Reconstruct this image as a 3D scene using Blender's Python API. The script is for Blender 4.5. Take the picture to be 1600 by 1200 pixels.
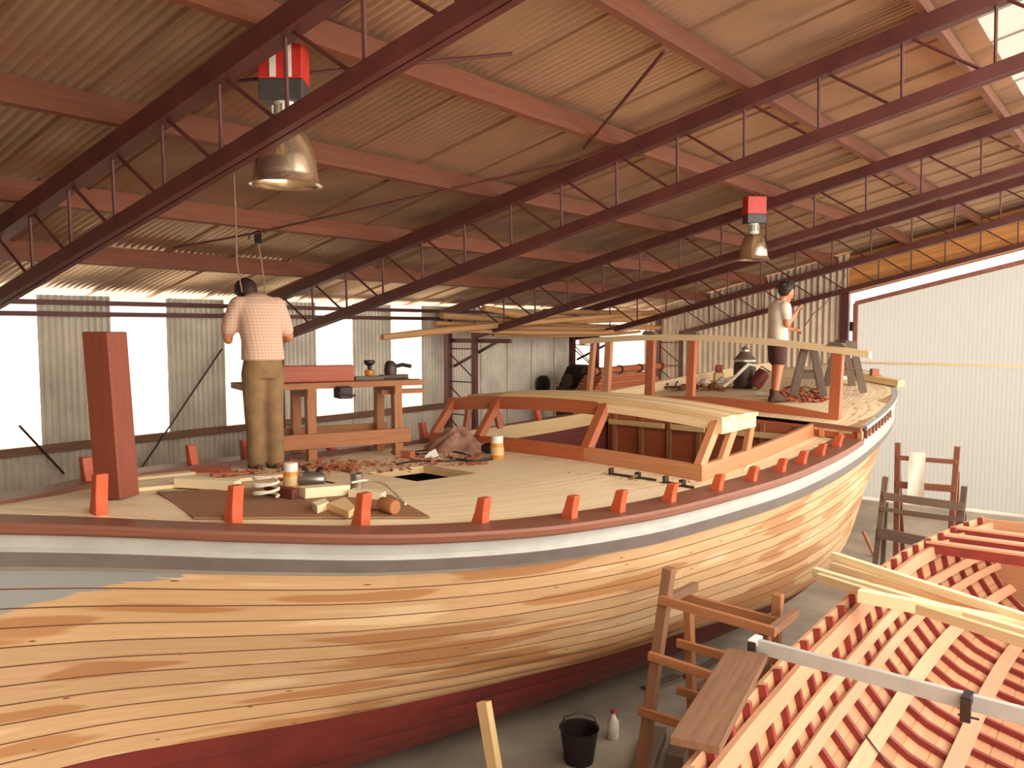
import bpy, bmesh, math, random
import numpy as np
from mathutils import Vector, Matrix
random.seed(7)
for o in list(bpy.data.objects): bpy.data.objects.remove(o)
SC = bpy.context.scene
COL = SC.collection

# ------------------------------------------------------------------ camera
CH = 3.6
F_PX, CX, CY = 1344.0, 800.0, 614.0
PITCH = math.atan2(102, 1344); YAW = math.radians(36.9)
FW = np.array([math.cos(YAW)*math.cos(PITCH), math.sin(YAW)*math.cos(PITCH), -math.sin(PITCH)])
RT = np.array([math.sin(YAW), -math.cos(YAW), 0.0]); UP = np.cross(RT, FW)
CAMP = np.array([0.0, 0.0, CH])
cd = bpy.data.cameras.new('camera'); cam = bpy.data.objects.new('camera', cd); COL.objects.link(cam)
cam.matrix_world = Matrix(((RT[0], UP[0], -FW[0], 0), (RT[1], UP[1], -FW[1], 0), (RT[2], UP[2], -FW[2], CH), (0, 0, 0, 1)))
cd.sensor_width = 36; cd.lens = 36*F_PX/1600; cd.shift_y = 14/1600; cd.clip_start = .05; cd.clip_end = 300
SC.camera = cam
# ------------------------------------------------------------------ sky, sun, exposure
wd = bpy.data.worlds.new('overcast_sky'); SC.world = wd; wd.use_nodes = True
bg = wd.node_tree.nodes['Background']; bg.inputs[0].default_value = (1, .945, .85, 1); bg.inputs[1].default_value = 4.9
sl = bpy.data.lights.new('sun', 'SUN'); sl.energy = .5; sl.angle = math.radians(25); sl.color = (1, .92, .80)
so = bpy.data.objects.new('sun', sl); COL.objects.link(so)
so.rotation_euler = Vector((.30, .75, -.52)).to_track_quat('-Z', 'Y').to_euler()
SC.view_settings.view_transform = 'Standard'; SC.view_settings.look = 'None'
SC.view_settings.gamma = 1; SC.view_settings.exposure = 0.12; SC.view_settings.use_curve_mapping = False

# ------------------------------------------------------------------ helpers
def V(*a): return Vector(a)
def ray(x, y): return FW + RT*(x-CX)/F_PX - UP*(y-CY)/F_PX
def at_z(x, y, z): d = ray(x, y); return Vector(CAMP + d*(z-CH)/d[2])
def at_Y(x, y, Y): d = ray(x, y); return Vector(CAMP + d*Y/d[1])
def at_X(x, y, X): d = ray(x, y); return Vector(CAMP + d*X/d[0])
def lin(c):
    c /= 255.0
    return c/12.92 if c <= .04045 else ((c+.055)/1.055)**2.4
def rgb(r, g, b): return (lin(r), lin(g), lin(b), 1)
def hermite(xs, ys):
    xs = list(xs); ys = list(ys); n = len(xs); m = []
    d = [(ys[i+1]-ys[i])/(xs[i+1]-xs[i]) for i in range(n-1)]
    for i in range(n):
        if i == 0: m.append(d[0])
        elif i == n-1: m.append(d[-1])
        elif d[i-1]*d[i] <= 0: m.append(0)
        else: m.append(2*d[i-1]*d[i]/(d[i-1]+d[i]))
    def f(x):
        if x <= xs[0]: return ys[0]
        if x >= xs[-1]: return ys[-1]
        i = max(k for k in range(n-1) if xs[k] <= x)
        h = xs[i+1]-xs[i]; t = (x-xs[i])/h
        return (2*t**3-3*t*t+1)*ys[i]+(t**3-2*t*t+t)*h*m[i]+(3*t*t-2*t**3)*ys[i+1]+(t**3-t*t)*h*m[i+1]
    return f

class MB:
    def __init__(s): s.v = []; s.f = []; s.uv = []
    def poly(s, pts, uvs=None):
        b = len(s.v); s.v += [Vector(p) for p in pts]; s.f.append(tuple(range(b, b+len(pts))))
        s.uv.append(uvs or [(0, 0)]*len(pts)); return s
    def frame(s, c, ax, ay, az):
        c, ax, ay, az = Vector(c), Vector(ax), Vector(ay), Vector(az)
        L = [ax.length, ay.length, az.length]; o = random.random()*50
        if ax.cross(ay).dot(az) < 0: az = -az
        A = [ax, ay, az]; b = len(s.v)
        for k in range(8):
            s.v.append(c + ax*(1 if k & 1 else -1) + ay*(1 if k & 2 else -1) + az*(1 if k & 4 else -1))
        for q in ((0, 2, 3, 1), (4, 5, 7, 6), (0, 1, 5, 4), (2, 6, 7, 3), (0, 4, 6, 2), (1, 3, 7, 5)):
            s.f.append(tuple(b+i for i in q))
            srt = sorted(range(3), key=lambda i: -L[i]); main = srt[0]
            uv = []
            for i in q:
                loc = [L[k]*(1 if i & (1 << k) else -1) for k in range(3)]
                uv.append((loc[main]+o, loc[srt[1]]+.37*loc[srt[2]]*1.7+o*.7))
            s.uv.append(uv)
        return s
    def box(s, lo, hi):
        lo, hi = Vector(lo), Vector(hi); h = (hi-lo)/2
        return s.frame((lo+hi)/2, (h.x, 0, 0), (0, h.y, 0), (0, 0, h.z))
    def bar(s, p, q, w, h, up=(0, 0, 1)):
        p, q, up = Vector(p), Vector(q), Vector(up); d = (q-p); n = d.normalized()
        sd = n.cross(up)
        if sd.length < 1e-4: sd = n.cross(Vector((1, 0, 0)))
        sd.normalize(); u2 = sd.cross(n).normalized()
        return s.frame((p+q)/2, d/2, sd*w/2, u2*h/2)
    def tube(s, path, r, n=8, cap=True):
        path = [Vector(p) for p in path]; rs = r if isinstance(r, (list, tuple)) else [r]*len(path)
        b = len(s.v); prev = None; L = 0
        for i, p in enumerate(path):
            t = (path[min(i+1, len(path)-1)]-path[max(i-1, 0)]).normalized()
            if prev is None:
                a = t.cross(Vector((0, 0, 1)))
                if a.length < 1e-3: a = t.cross(Vector((1, 0, 0)))
            else: a = prev-t*prev.dot(t)
            a.normalize(); prev = a; c = t.cross(a)
            for k in range(n):
                an = 2*math.pi*k/n; s.v.append(p+(a*math.cos(an)+c*math.sin(an))*rs[i])
        for i in range(len(path)-1):
            for k in range(n):
                k2 = (k+1) % n
                s.f.append((b+i*n+k, b+i*n+k2, b+(i+1)*n+k2, b+(i+1)*n+k))
                s.uv.append([(i*.3, k/n*.3), (i*.3, (k+1)/n*.3), (i*.3+.3, (k+1)/n*.3), (i*.3+.3, k/n*.3)])
        if cap:
            s.f.append(tuple(b+k for k in reversed(range(n)))); s.uv.append([(0, 0)]*n)
            e = b+(len(path)-1)*n; s.f.append(tuple(e+k for k in range(n))); s.uv.append([(0, 0)]*n)
        return s
    def lathe(s, prof, c=(0, 0, 0), n=24, ax=(0, 0, 1)):
        c = Vector(c); ax = Vector(ax).normalized()
        a = ax.cross(Vector((1, 0, 0)))
        if a.length < .1: a = ax.cross(Vector((0, 1, 0)))
        a.normalize(); d = ax.cross(a); b = len(s.v)
        for r, z in prof:
            for k in range(n):
                an = 2*math.pi*k/n; s.v.append(c+ax*z+(a*math.cos(an)+d*math.sin(an))*max(r, 1e-4))
        for i in range(len(prof)-1):
            for k in range(n):
                k2 = (k+1) % n
                s.f.append((b+i*n+k, b+i*n+k2, b+(i+1)*n+k2, b+(i+1)*n+k)); s.uv.append([(0, 0)]*4)
        return s
    def prism(s, pts, ext):
        pts = [Vector(p) for p in pts]; ext = Vector(ext); n = len(pts); o = random.random()*40
        m = Vector((0, 0, 0))
        for i in range(n): m += pts[i].cross(pts[(i+1) % n])
        if m.dot(ext) > 0: pts.reverse()
        b = len(s.v); s.v += pts+[p+ext for p in pts]
        e0 = max((pts[(i+1) % n]-pts[i] for i in range(n)), key=lambda q: q.length)
        if ext.length > e0.length: e0 = ext
        ux = e0.normalized(); oth = pts[1]-pts[0]
        uy = oth-ux*oth.dot(ux)
        if uy.length < 1e-5: oth = pts[2]-pts[1]; uy = oth-ux*oth.dot(ux)
        uy.normalize(); uz = ux.cross(uy)
        def U(q): return (q.dot(ux)+o, q.dot(uy)+.6*q.dot(uz)+o)
        s.f.append(tuple(range(b, b+n))); s.uv.append([U(p) for p in pts])
        s.f.append(tuple(b+n+i for i in reversed(range(n)))); s.uv.append([U(pts[i]) for i in reversed(range(n))])
        for i in range(n):
            j = (i+1) % n; q = (b+i, b+n+i, b+n+j, b+j); s.f.append(q); s.uv.append([U(s.v[k]) for k in q])
        return s
    def grid(s, rows, uvf=None):
        """rows: list of equal-length point lists"""
        b = len(s.v); n = len(rows[0])
        for r in rows: s.v += [Vector(p) for p in r]
        for i in range(len(rows)-1):
            for k in range(n-1):
                s.f.append((b+i*n+k, b+i*n+k+1, b+(i+1)*n+k+1, b+(i+1)*n+k))
                s.uv.append([uvf(i, k), uvf(i, k+1), uvf(i+1, k+1), uvf(i+1, k)] if uvf else [(0, 0)]*4)
        return s
    def mesh(s, name, org=(0, 0, 0), smooth=False):
        org = Vector(org); me = bpy.data.meshes.new(name)
        me.from_pydata([tuple(p-org) for p in s.v], [], s.f)
        ul = me.uv_layers.new(name='UVMap'); flat = [c for f in s.uv for uv in f for c in uv]
        ul.data.foreach_set('uv', flat)
        if smooth:
            me.polygons.foreach_set('use_smooth', [True]*len(me.polygons)); me.set_sharp_from_angle(angle=smooth if isinstance(smooth, float) else .7)
        me.update(); return me
    def build(s, name, mat, parent=None, smooth=False, bevel=0, kind=None):
        if parent is not None: org = ORG[parent.name]
        else:
            xs = [p.x for p in s.v]; ys = [p.y for p in s.v]; zs_ = [p.z for p in s.v]
            org = Vector(((min(xs)+max(xs))/2, (min(ys)+max(ys))/2, min(zs_)))
        me = s.mesh(name, org, smooth); me.materials.append(mat)
        o = bpy.data.objects.new(name, me); COL.objects.link(o)
        if parent is not None: o.parent = parent
        else: o.location = org
        ORG[o.name] = Vector(org)
        if bevel:
            m = o.modifiers.new('edge', 'BEVEL'); m.width = bevel; m.segments = 2; m.limit_method = 'ANGLE'
        if kind: o['kind'] = kind
        return o
ORG = {}
def thing(name, label, cat, loc, group=None):
    o = bpy.data.objects.new(name, None); COL.objects.link(o); o.location = loc; o.empty_display_size = .1
    ORG[o.name] = Vector(loc)
    if label: o['label'] = label; o['category'] = cat
    if group: o['group'] = group
    return o
def tag(o, label, cat, group=None):
    o['label'] = label; o['category'] = cat
    if group: o['group'] = group
    return o
def struct(name, loc=(0, 0, 0)):
    o = bpy.data.objects.new(name, None); COL.objects.link(o); o.location = loc; o['kind'] = 'structure'; o.empty_display_size = .1
    ORG[o.name] = Vector(loc); return o
def inst(name, me, loc, parent=None, rot=None):
    o = bpy.data.objects.new(name, me); COL.objects.link(o); o.location = loc
    if rot: o.rotation_euler = rot
    if parent is not None: o.parent = parent; o.location = Vector(loc)-ORG[parent.name]
    ORG[o.name] = ORG[parent.name] if parent is not None else Vector(loc)
    return o

# ------------------------------------------------------------------ materials
def _new(name, rough=.6, metal=0):
    m = bpy.data.materials.new(name); m.use_nodes = True; nt = m.node_tree; b = nt.nodes['Principled BSDF']
    b.inputs['Roughness'].default_value = rough; b.inputs['Metallic'].default_value = metal
    return m, nt, b
def N(nt, t, **kw):
    n = nt.nodes.new(t)
    for k, v in kw.items(): setattr(n, k, v)
    return n
def mix(nt, fac, a, b, blend='MIX'):
    n = nt.nodes.new('ShaderNodeMix'); n.data_type = 'RGBA'; n.blend_type = blend
    for s, v in ((0, fac), (6, a), (7, b)):
        if hasattr(v, 'is_linked') or hasattr(v, 'links'): nt.links.new(v, n.inputs[s])
        else: n.inputs[s].default_value = v
    return n.outputs[2]
def ramp(nt, src, p0, p1):
    r = nt.nodes.new('ShaderNodeMapRange'); r.inputs[1].default_value = p0; r.inputs[2].default_value = p1
    r.clamp = True; nt.links.new(src, r.inputs[0]); return r.outputs[0]
def noise(nt, vec, scale, detail=3, rough=.55):
    n = nt.nodes.new('ShaderNodeTexNoise'); n.inputs['Scale'].default_value = scale; n.inputs['Detail'].default_value = detail
    n.inputs['Roughness'].default_value = rough
    if vec is not None: nt.links.new(vec, n.inputs['Vector'])
    return n.outputs[0]
def mapped(nt, out, sc):
    m = nt.nodes.new('ShaderNodeMapping'); m.inputs['Scale'].default_value = sc; nt.links.new(out, m.inputs[0]); return m.outputs[0]
def plain(name, c, rough=.6, metal=0, var=.12, scale=9, bump=0):
    m, nt, b = _new(name, rough, metal); tc = N(nt, 'ShaderNodeTexCoord')
    n = noise(nt, tc.outputs['Object'], scale, 4)
    dk = tuple(x*(1-var*2) for x in c[:3])+(1,); lt = tuple(min(1, x*(1+var)) for x in c[:3])+(1,)
    nt.links.new(mix(nt, ramp(nt, n, .3, .7), dk, lt), b.inputs['Base Color'])
    if bump:
        bp = N(nt, 'ShaderNodeBump'); bp.inputs['Strength'].default_value = bump; bp.inputs['Distance'].default_value = .01
        nt.links.new(n, bp.inputs['Height']); nt.links.new(bp.outputs[0], b.inputs['Normal'])
    return m
def wood(name, c, var=.25, rough=.6, rnd=.12):
    m, nt, b = _new(name, rough); uv = N(nt, 'ShaderNodeUVMap')
    g = noise(nt, mapped(nt, uv.outputs[0], (1.6, 34, 1)), 1.0, 5, .6)
    g2 = noise(nt, mapped(nt, uv.outputs[0], (.8, 4, 1)), 1.0, 2)
    dk = tuple(x*(1-var*1.3) for x in c[:3])+(1,); lt = tuple(min(1, x*(1+var*.6)) for x in c[:3])+(1,)
    base = mix(nt, ramp(nt, g, .32, .68), dk, lt)
    base = mix(nt, ramp(nt, g2, .35, .75), base, tuple(x*(1-var*.6) for x in c[:3])+(1,))
    oi = N(nt, 'ShaderNodeObjectInfo'); hs = N(nt, 'ShaderNodeHueSaturation')
    r = nt.nodes.new('ShaderNodeMapRange'); r.inputs[3].default_value = 1-rnd; r.inputs[4].default_value = 1+rnd
    nt.links.new(oi.outputs['Random'], r.inputs[0]); nt.links.new(r.outputs[0], hs.inputs['Value']); nt.links.new(base, hs.inputs['Color'])
    nt.links.new(hs.outputs[0], b.inputs['Base Color'])
    bp = N(nt, 'ShaderNodeBump'); bp.inputs['Strength'].default_value = .15; bp.inputs['Distance'].default_value = .004
    nt.links.new(g, bp.inputs['Height']); nt.links.new(bp.outputs[0], b.inputs['Normal'])
    return m
M = {}
M['steel'] = plain('red_oxide_steel', rgb(92, 44, 38), .55, 0, .15, 5)
M['purlin'] = wood('purlin_timber', rgb(118, 66, 43), .25, .7)
M['darktimber'] = wood('weathered_timber', rgb(132, 92, 66), .3, .75)
M['greytimber'] = wood('grey_timber', rgb(112, 92, 78), .3, .8)
M['roof'] = plain('roof_sheet_metal', rgb(190, 158, 132), .34, .6, .10, 1.2)
M['wallm'] = plain('galvanised_wall_sheet', rgb(214, 202, 184), .45, .15, .12, 2.2)
M['endm'] = plain('end_wall_sheet', rgb(214, 190, 164), .55, .1, .12, 2)
M['concrete'] = plain('concrete_floor', rgb(158, 142, 124), .85, 0, .16, 1.4, .2)
M['oregon'] = wood('orange_boards', rgb(232, 160, 90), .3, .65)
M['redwood'] = wood('red_hardwood', rgb(168, 80, 50), .18, .55, .08)
M['redpost'] = wood('red_post_timber', rgb(136, 66, 44), .15, .6)
M['orangewood'] = wood('orange_hardwood', rgb(192, 84, 46), .12, .5, .06)
M['mahog'] = wood('mahogany', rgb(204, 138, 94), .18, .5)
M['mahogred'] = wood('mahogany_red', rgb(180, 98, 60), .2, .5)
M['cap'] = wood('cap_rail_wood', rgb(130, 80, 60), .2, .5)
M['pine'] = wood('pale_pine', rgb(228, 200, 156), .12, .6)
M['pine2'] = wood('yellow_pine', rgb(222, 186, 134), .14, .6)
M['bench'] = wood('bench_timber', rgb(164, 106, 66), .25, .7)
M['cream'] = wood('cream_offcut', rgb(236, 216, 174), .08, .7)
M['ply'] = wood('brown_plywood', rgb(150, 106, 74), .2, .7)
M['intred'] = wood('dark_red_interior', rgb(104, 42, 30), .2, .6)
M['redlead'] = plain('red_lead_frame', rgb(138, 50, 42), .55, 0, .12, 6)
M['doorframe'] = plain('dull_brown_door_frame', rgb(158, 100, 82), .6)
M['antifoul'] = plain('antifouling_red', rgb(112, 36, 30), .6, 0, .15, 3)
M['primer'] = plain('grey_white_primer', rgb(178, 174, 166), .55, 0, .06, 5)
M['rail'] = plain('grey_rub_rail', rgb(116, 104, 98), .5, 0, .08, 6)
M['b2plank'] = wood('pinkish_planking', rgb(200, 146, 106), .16, .6)
M['b2str'] = wood('pinkish_stringer', rgb(212, 158, 122), .14, .6)
M['log'] = wood('peeled_log', rgb(190, 140, 92), .25, .8)
M['black'] = plain('black_iron', rgb(44, 34, 32), .5, .3)
M['iron'] = plain('dark_iron', rgb(74, 58, 50), .45, .5)
M['silver'] = plain('cast_aluminium', rgb(176, 168, 158), .32, .85, .08)
M['alu'] = plain('spun_aluminium', rgb(226, 206, 178), .2, .9, .08, 3)
M['white'] = plain('white_plastic', rgb(232, 226, 212), .5, 0, .04)
M['boxred'] = plain('red_enamel', rgb(200, 50, 40), .4)
M['darkgrey'] = plain('dark_grey_enamel', rgb(66, 62, 58), .45)
M['amber'] = plain('amber_jar', rgb(222, 140, 40), .25)
M['rope'] = plain('rope_cord', rgb(160, 130, 104), .9)
M['cord'] = plain('white_cord', rgb(224, 212, 190), .6)
M['skin'] = plain('skin', rgb(196, 124, 88), .5, 0, .05)
M['hair'] = plain('dark_hair', rgb(52, 30, 22), .6, 0, .2, 60, .6)
M['trouser'] = plain('khaki_trousers', rgb(140, 108, 72), .9, 0, .14, 7, .3)
M['tee'] = plain('white_tee_shirt', rgb(228, 214, 196), .9, 0, .05, 8)
M['shorts'] = plain('dark_shorts', rgb(84, 54, 48), .9)
M['boot'] = plain('brown_boot', rgb(80, 52, 38), .7)
M['cloth'] = plain('mauve_cloth', rgb(158, 116, 96), .95, 0, .2, 14, .5)
M['shav'] = plain('wood_shavings', rgb(190, 112, 78), .9, 0, .25, 40, .6)
M['paleshav'] = plain('pale_shavings', rgb(226, 190, 150), .9, 0, .2, 40, .6)
M['glove'] = plain('dull_red_paint', rgb(150, 60, 50), .6)

def mat_shirt():
    m, nt, b = _new('checked_shirt', .9); tc = N(nt, 'ShaderNodeTexCoord')
    w = [N(nt, 'ShaderNodeTexWave', bands_direction=d) for d in ('X', 'Z')]
    for q in w: q.inputs['Scale'].default_value = 11; nt.links.new(tc.outputs['Object'], q.inputs[0])
    c = mix(nt, ramp(nt, w[0].outputs[1], .6, .9), rgb(222, 190, 166), rgb(208, 166, 140))
    c = mix(nt, ramp(nt, w[1].outputs[1], .6, .9), c, rgb(206, 162, 136))
    nt.links.new(c, b.inputs['Base Color']); return m
M['shirt'] = mat_shirt()
def mat_hull():
    m, nt, b = _new('hull_planking', .6); uv = N(nt, 'ShaderNodeUVMap').outputs[0]
    sx = N(nt, 'ShaderNodeSeparateXYZ'); nt.links.new(uv, sx.inputs[0])
    g = noise(nt, mapped(nt, uv, (2.2, 7, 1)), 1.0, 5, .6)
    pat = noise(nt, mapped(nt, uv, (.55, .5, 1)), 1.0, 2, .5)
    st = noise(nt, mapped(nt, uv, (.6, 1.0, 1)), 1.3, 1)
    c = mix(nt, ramp(nt, g, .3, .7), rgb(192, 152, 110), rgb(204, 166, 124))
    c = mix(nt, ramp(nt, pat, .53, .56), c, rgb(174, 124, 80))
    c = mix(nt, ramp(nt, pat, .40, .36), c, rgb(214, 182, 142))
    oi = N(nt, 'ShaderNodeObjectInfo'); hs = N(nt, 'ShaderNodeHueSaturation')
    r = nt.nodes.new('ShaderNodeMapRange'); r.inputs[3].default_value = .88; r.inputs[4].default_value = 1.1
    nt.links.new(oi.outputs['Random'], r.inputs[0]); nt.links.new(r.outputs[0], hs.inputs['Value']); nt.links.new(c, hs.inputs['Color']); c = hs.outputs[0]
    vo = N(nt, 'ShaderNodeTexVoronoi'); vo.inputs['Scale'].default_value = 1; nt.links.new(mapped(nt, uv, (3.1, 1.55, 1)), vo.inputs['Vector'])
    c = mix(nt, ramp(nt, vo.outputs['Distance'], .085, .055), c, rgb(104, 66, 42))
    fr_ = N(nt, 'ShaderNodeMath', operation='FRACT'); nt.links.new(sx.outputs[1], fr_.inputs[0])
    pp = N(nt, 'ShaderNodeMath', operation='PINGPONG'); nt.links.new(sx.outputs[1], pp.inputs[0]); pp.inputs[1].default_value = .5
    seam = ramp(nt, pp.outputs[0], .055, .03)
    # grey primer brushed over the topmost strakes near the bow
    mth = N(nt, 'ShaderNodeMath', operation='MULTIPLY_ADD'); nt.links.new(sx.outputs[1], mth.inputs[0]); mth.inputs[1].default_value = .42; nt.links.new(sx.outputs[0], mth.inputs[2])
    m2 = N(nt, 'ShaderNodeMath', operation='MULTIPLY_ADD'); nt.links.new(noise(nt, mapped(nt, uv, (5, 5, 1)), 1, 3), m2.inputs[0]); m2.inputs[1].default_value = .45; nt.links.new(mth.outputs[0], m2.inputs[2])
    c = mix(nt, ramp(nt, m2.outputs[0], 1.28, 1.25), c, rgb(146, 146, 142)); c = mix(nt, seam, c, rgb(128, 88, 56))
    nt.links.new(c, b.inputs['Base Color']); return m
M['hull'] = mat_hull()
def mat_deck():
    m, nt, b = _new('laid_deck', .6); uv = N(nt, 'ShaderNodeUVMap').outputs[0]
    sx = N(nt, 'ShaderNodeSeparateXYZ'); nt.links.new(uv, sx.inputs[0])
    d = N(nt, 'ShaderNodeMath', operation='DIVIDE'); nt.links.new(sx.outputs[1], d.inputs[0]); d.inputs[1].default_value = .058
    fr = N(nt, 'ShaderNodeMath', operation='FRACT'); nt.links.new(d.outputs[0], fr.inputs[0])
    fl = N(nt, 'ShaderNodeMath', operation='FLOOR'); nt.links.new(d.outputs[0], fl.inputs[0])
    wn = N(nt, 'ShaderNodeTexWhiteNoise', noise_dimensions='1D'); nt.links.new(fl.outputs[0], wn.inputs['W'])
    c = mix(nt, wn.outputs[0], rgb(230, 206, 168), rgb(240, 220, 184))
    g = noise(nt, mapped(nt, uv, (1.2, 30, 1)), 1, 3); c = mix(nt, ramp(nt, g, .45, .8), c, rgb(214, 180, 134))
    c = mix(nt, ramp(nt, fr.outputs[0], .10, .04), c, rgb(176, 136, 96))
    dirt = noise(nt, mapped(nt, uv, (1, 1, 1)), 1.1, 4); c = mix(nt, ramp(nt, dirt, .58, .8), c, rgb(206, 164, 122))
    nt.links.new(c, b.inputs['Base Color']); return m
M['deck'] = mat_deck()
def mat_trans(name, c, glow=0):
    m = bpy.data.materials.new(name); m.use_nodes = True; nt = m.node_tree; nt.nodes.clear()
    out = N(nt, 'ShaderNodeOutputMaterial'); t = N(nt, 'ShaderNodeBsdfTranslucent'); d = N(nt, 'ShaderNodeBsdfDiffuse'); mx = N(nt, 'ShaderNodeMixShader')
    t.inputs[0].default_value = c; d.inputs[0].default_value = rgb(150, 142, 128); mx.inputs[0].default_value = .75
    nt.links.new(d.outputs[0], mx.inputs[1]); nt.links.new(t.outputs[0], mx.inputs[2]); nt.links.new(mx.outputs[0], out.inputs[0]); return m
M['trans'] = mat_trans('translucent_sheet', (.62, .57, .47, 1))
M['doort'] = mat_trans('translucent_door_sheet', (.29, .275, .25, 1))
M['sky'] = mat_trans('skylight_sheet', (.42, .39, .34, 1))

# ================================================================== SETTING
YW, ZE, SL = 10.0, 4.03, .241          # left wall, eave height, roof slope
XE = 18.7                              # end wall
def zr(Y): return ZE+SL*(YW-Y)         # roof sheet height
RN = Vector((0, SL, 1)).normalized(); RD = Vector((0, -1, SL)).normalized()
mb = MB(); mb.box((-6, -8, -.2), (30, 11, 0)); fl = mb.build('floor', M['concrete']); fl['kind'] = 'structure'
PITCHC, AMP = .076, .022
def corr(p0, wdir, ldir, ndir, width, length, top=None, seg=8, nl=1, amp=AMP, pitch=PITCHC, lip=0):
    """corrugated sheet rows; top(x)-> length override"""
    p0, wdir, ldir, ndir = Vector(p0), Vector(wdir), Vector(ldir), Vector(ndir)
    n = max(2, round(width/pitch*seg)); m = MB(); rows = []
    for j in range(nl+1):
        r = []
        for i in range(n+1):
            x = width*i/n; L = top(x) if top else length
            r.append(p0+wdir*x+ldir*(L*j/nl)+ndir*(amp*math.cos(2*math.pi*x/pitch)))
        if lip: r.append(r[-1]-ndir*lip)
        rows.append(r)
    return m.grid(rows, lambda i, k: (k*.05, i*.5))
# ---- roof sheets: corrugations run down the slope
ceil = struct('ceiling')
CW = .76
LR = (10.22-5.9)/RD.y*-1
low = corr((0, 0, 0), (1, 0, 0), RD, RN, CW+.04, (10.22-5.85)/-RD.y, lip=.035).mesh('roof_sheet', (0, 0, 0), True); low.materials.append(M['roof'])
upp = corr((0, 0, 0), (1, 0, 0), RD, RN, CW+.04, (5.95-1.32)/-RD.y, lip=.035).mesh('roof_sheet', (0, 0, 0), True); upp.materials.append(M['roof'])
skm = corr((0, 0, 0), (1, 0, 0), RD, RN, CW+.04, (1.40+.9)/-RD.y).mesh('skylight_sheet', (0, 0, 0), True); skm.materials.append(M['sky'])
ncol = 27
for i in range(ncol):
    x = -1.0+i*CW; dz = .012*(i % 2)
    inst('roof_sheet', low, (x, 10.22, zr(10.22)+dz), ceil)
    inst('roof_sheet', upp, (x, 5.95, zr(5.95)+.02+dz), ceil)
    inst('skylight_sheet', skm, (x, 1.40, zr(1.40)+.04+dz), ceil)
# ---- left wall
wl = struct('wall_left', (0, YW, 0))
edges = [(2.96, 3.74, 'T'), (3.74, 4.5, 'T')]
x = 4.5; k = 0
for i in range(4):
    edges.append((x, x+.82, 'M')); edges.append((x+.82, x+1.56, 'T')); x += 1.56
edges[0] = (2.96, 3.74, 'M')
# x = 10.74 -> metal until 15.4, then pale sheets to the corner
while x < 15.2: edges.append((x, x+.8, 'M')); x += .8
while x < XE-.1: edges.append((x, min(x+.8, XE), 'T')); x += .8
for q in (2.96-.78*i for i in range(1, 6)): edges.append((q, q+.78, 'M'))
wn_ = 0
ZR = 2.24
for a, b, kd in edges:
    if kd == 'M':
        m = corr((a, YW, 0), (1, 0, 0), (0, 0, 1), (0, -1, 0), b-a+.03, 3.97, amp=.018); m.build('wall_sheet', M['wallm'], wl, True)
    else:
        m = corr((a, YW, 0), (1, 0, 0), (0, 0, 1), (0, -1, 0), b-a+.03, ZR, amp=.018); m.build('wall_sheet', M['wallm'], wl, True)
        wn_ += 1
        m = corr((a, YW, ZR-.03), (1, 0, 0), (0, 0, 1), (0, -1, 0), b-a, 3.97-ZR+.03, amp=.004)
        o = m.build('window_%d' % wn_, M['trans'], None, True); o['kind'] = 'structure'
mb = MB().bar((-1, YW-.05, ZR), (XE, YW-.05, ZR), .07, .09); mb.build('sill_rail', M['darktimber'], wl)
for z in (3.755, 3.885):
    MB().bar((-1, YW-.05, z), (XE, YW-.05, z), .06, .055).build('girt', M['steel'], wl)
MB().bar((-1, YW-.05, 1.0), (XE, YW-.05, 1.0), .06, .055).build('girt', M['steel'], wl)
# ---- end wall
we = struct('wall_end', (XE, 7, 0))
Y = 10.0; DE = 5.25
while Y > DE+.05:
    w = min(.78, Y-DE)
    m = corr((XE, Y, 0), (0, -1, 0), (0, 0, 1), (-1, 0, 0), w, 1, top=lambda xx, Y=Y: zr(Y-xx)-.03, amp=.022, pitch=.13)
    m.build('wall_sheet', M['endm'], we, True); Y -= w
# orange boards filling the gable above the door
def gz(Y, off): return zr(Y)+off
for k in range(6):
    o1 = -.10-k*.128; o0 = o1-.124
    pts = [(XE+.02, DE, gz(DE, o0)), (XE+.02, -.7, gz(-.7, o0)), (XE+.02, -.7, gz(-.7, o1)), (XE+.02, DE, gz(DE, o1))]
    MB().prism(pts, (.03+.008*(k % 2), 0, 0)).build('gable_board', M['oregon'], we)
MB().prism([(XE+.07, DE, gz(DE, -.88)), (XE+.07, -.7, gz(-.7, -.88)), (XE+.07, -.7, gz(-.7, -.02)), (XE+.07, DE, gz(DE, -.02))], (.02, 0, 0)).build('gable_backing', M['darktimber'], we)
# columns at door edge
MB().box((XE-.1, DE-.05, 0), (XE+.05, DE+.10, zr(DE)-.85)).build('door_post', M['steel'], we)
# ---- sliding door of translucent sheet
dr = struct('door_1', (XE, 2, 0))
DT = -1.10
Y = DE-.16
while Y > -.6:
    w = min(.76, Y+.65)
    m = corr((XE+.10, Y, .05), (0, -1, 0), (0, 0, 1), (-1, 0, 0), w, 1, top=lambda xx, Y=Y: zr(Y-xx)+DT-.05, amp=.010)
    m.build('door_sheet', M['doort'], dr, True); Y -= w
MB().bar((XE+.04, DE-.14, gz(DE-.14, DT)), (XE+.04, -.65, gz(-.65, DT)), .05, .09).build('door_frame', M['doorframe'], dr)
MB().box((XE+.0, DE-.20, .05), (XE+.08, DE-.11, gz(DE-.14, DT))).build('door_frame', M['doorframe'], dr)
MB().bar((XE+.05, DE-.14, 2.87), (XE+.05, -.65, 2.87), .03, .05).build('door_girt', M['cream'], dr)
MB().box((XE-.06, DE-.13, gz(DE, DT)-.55), (XE-.01, DE-.07, gz(DE, DT)-.35)).build('door_latch', M['black'], dr)

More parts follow.
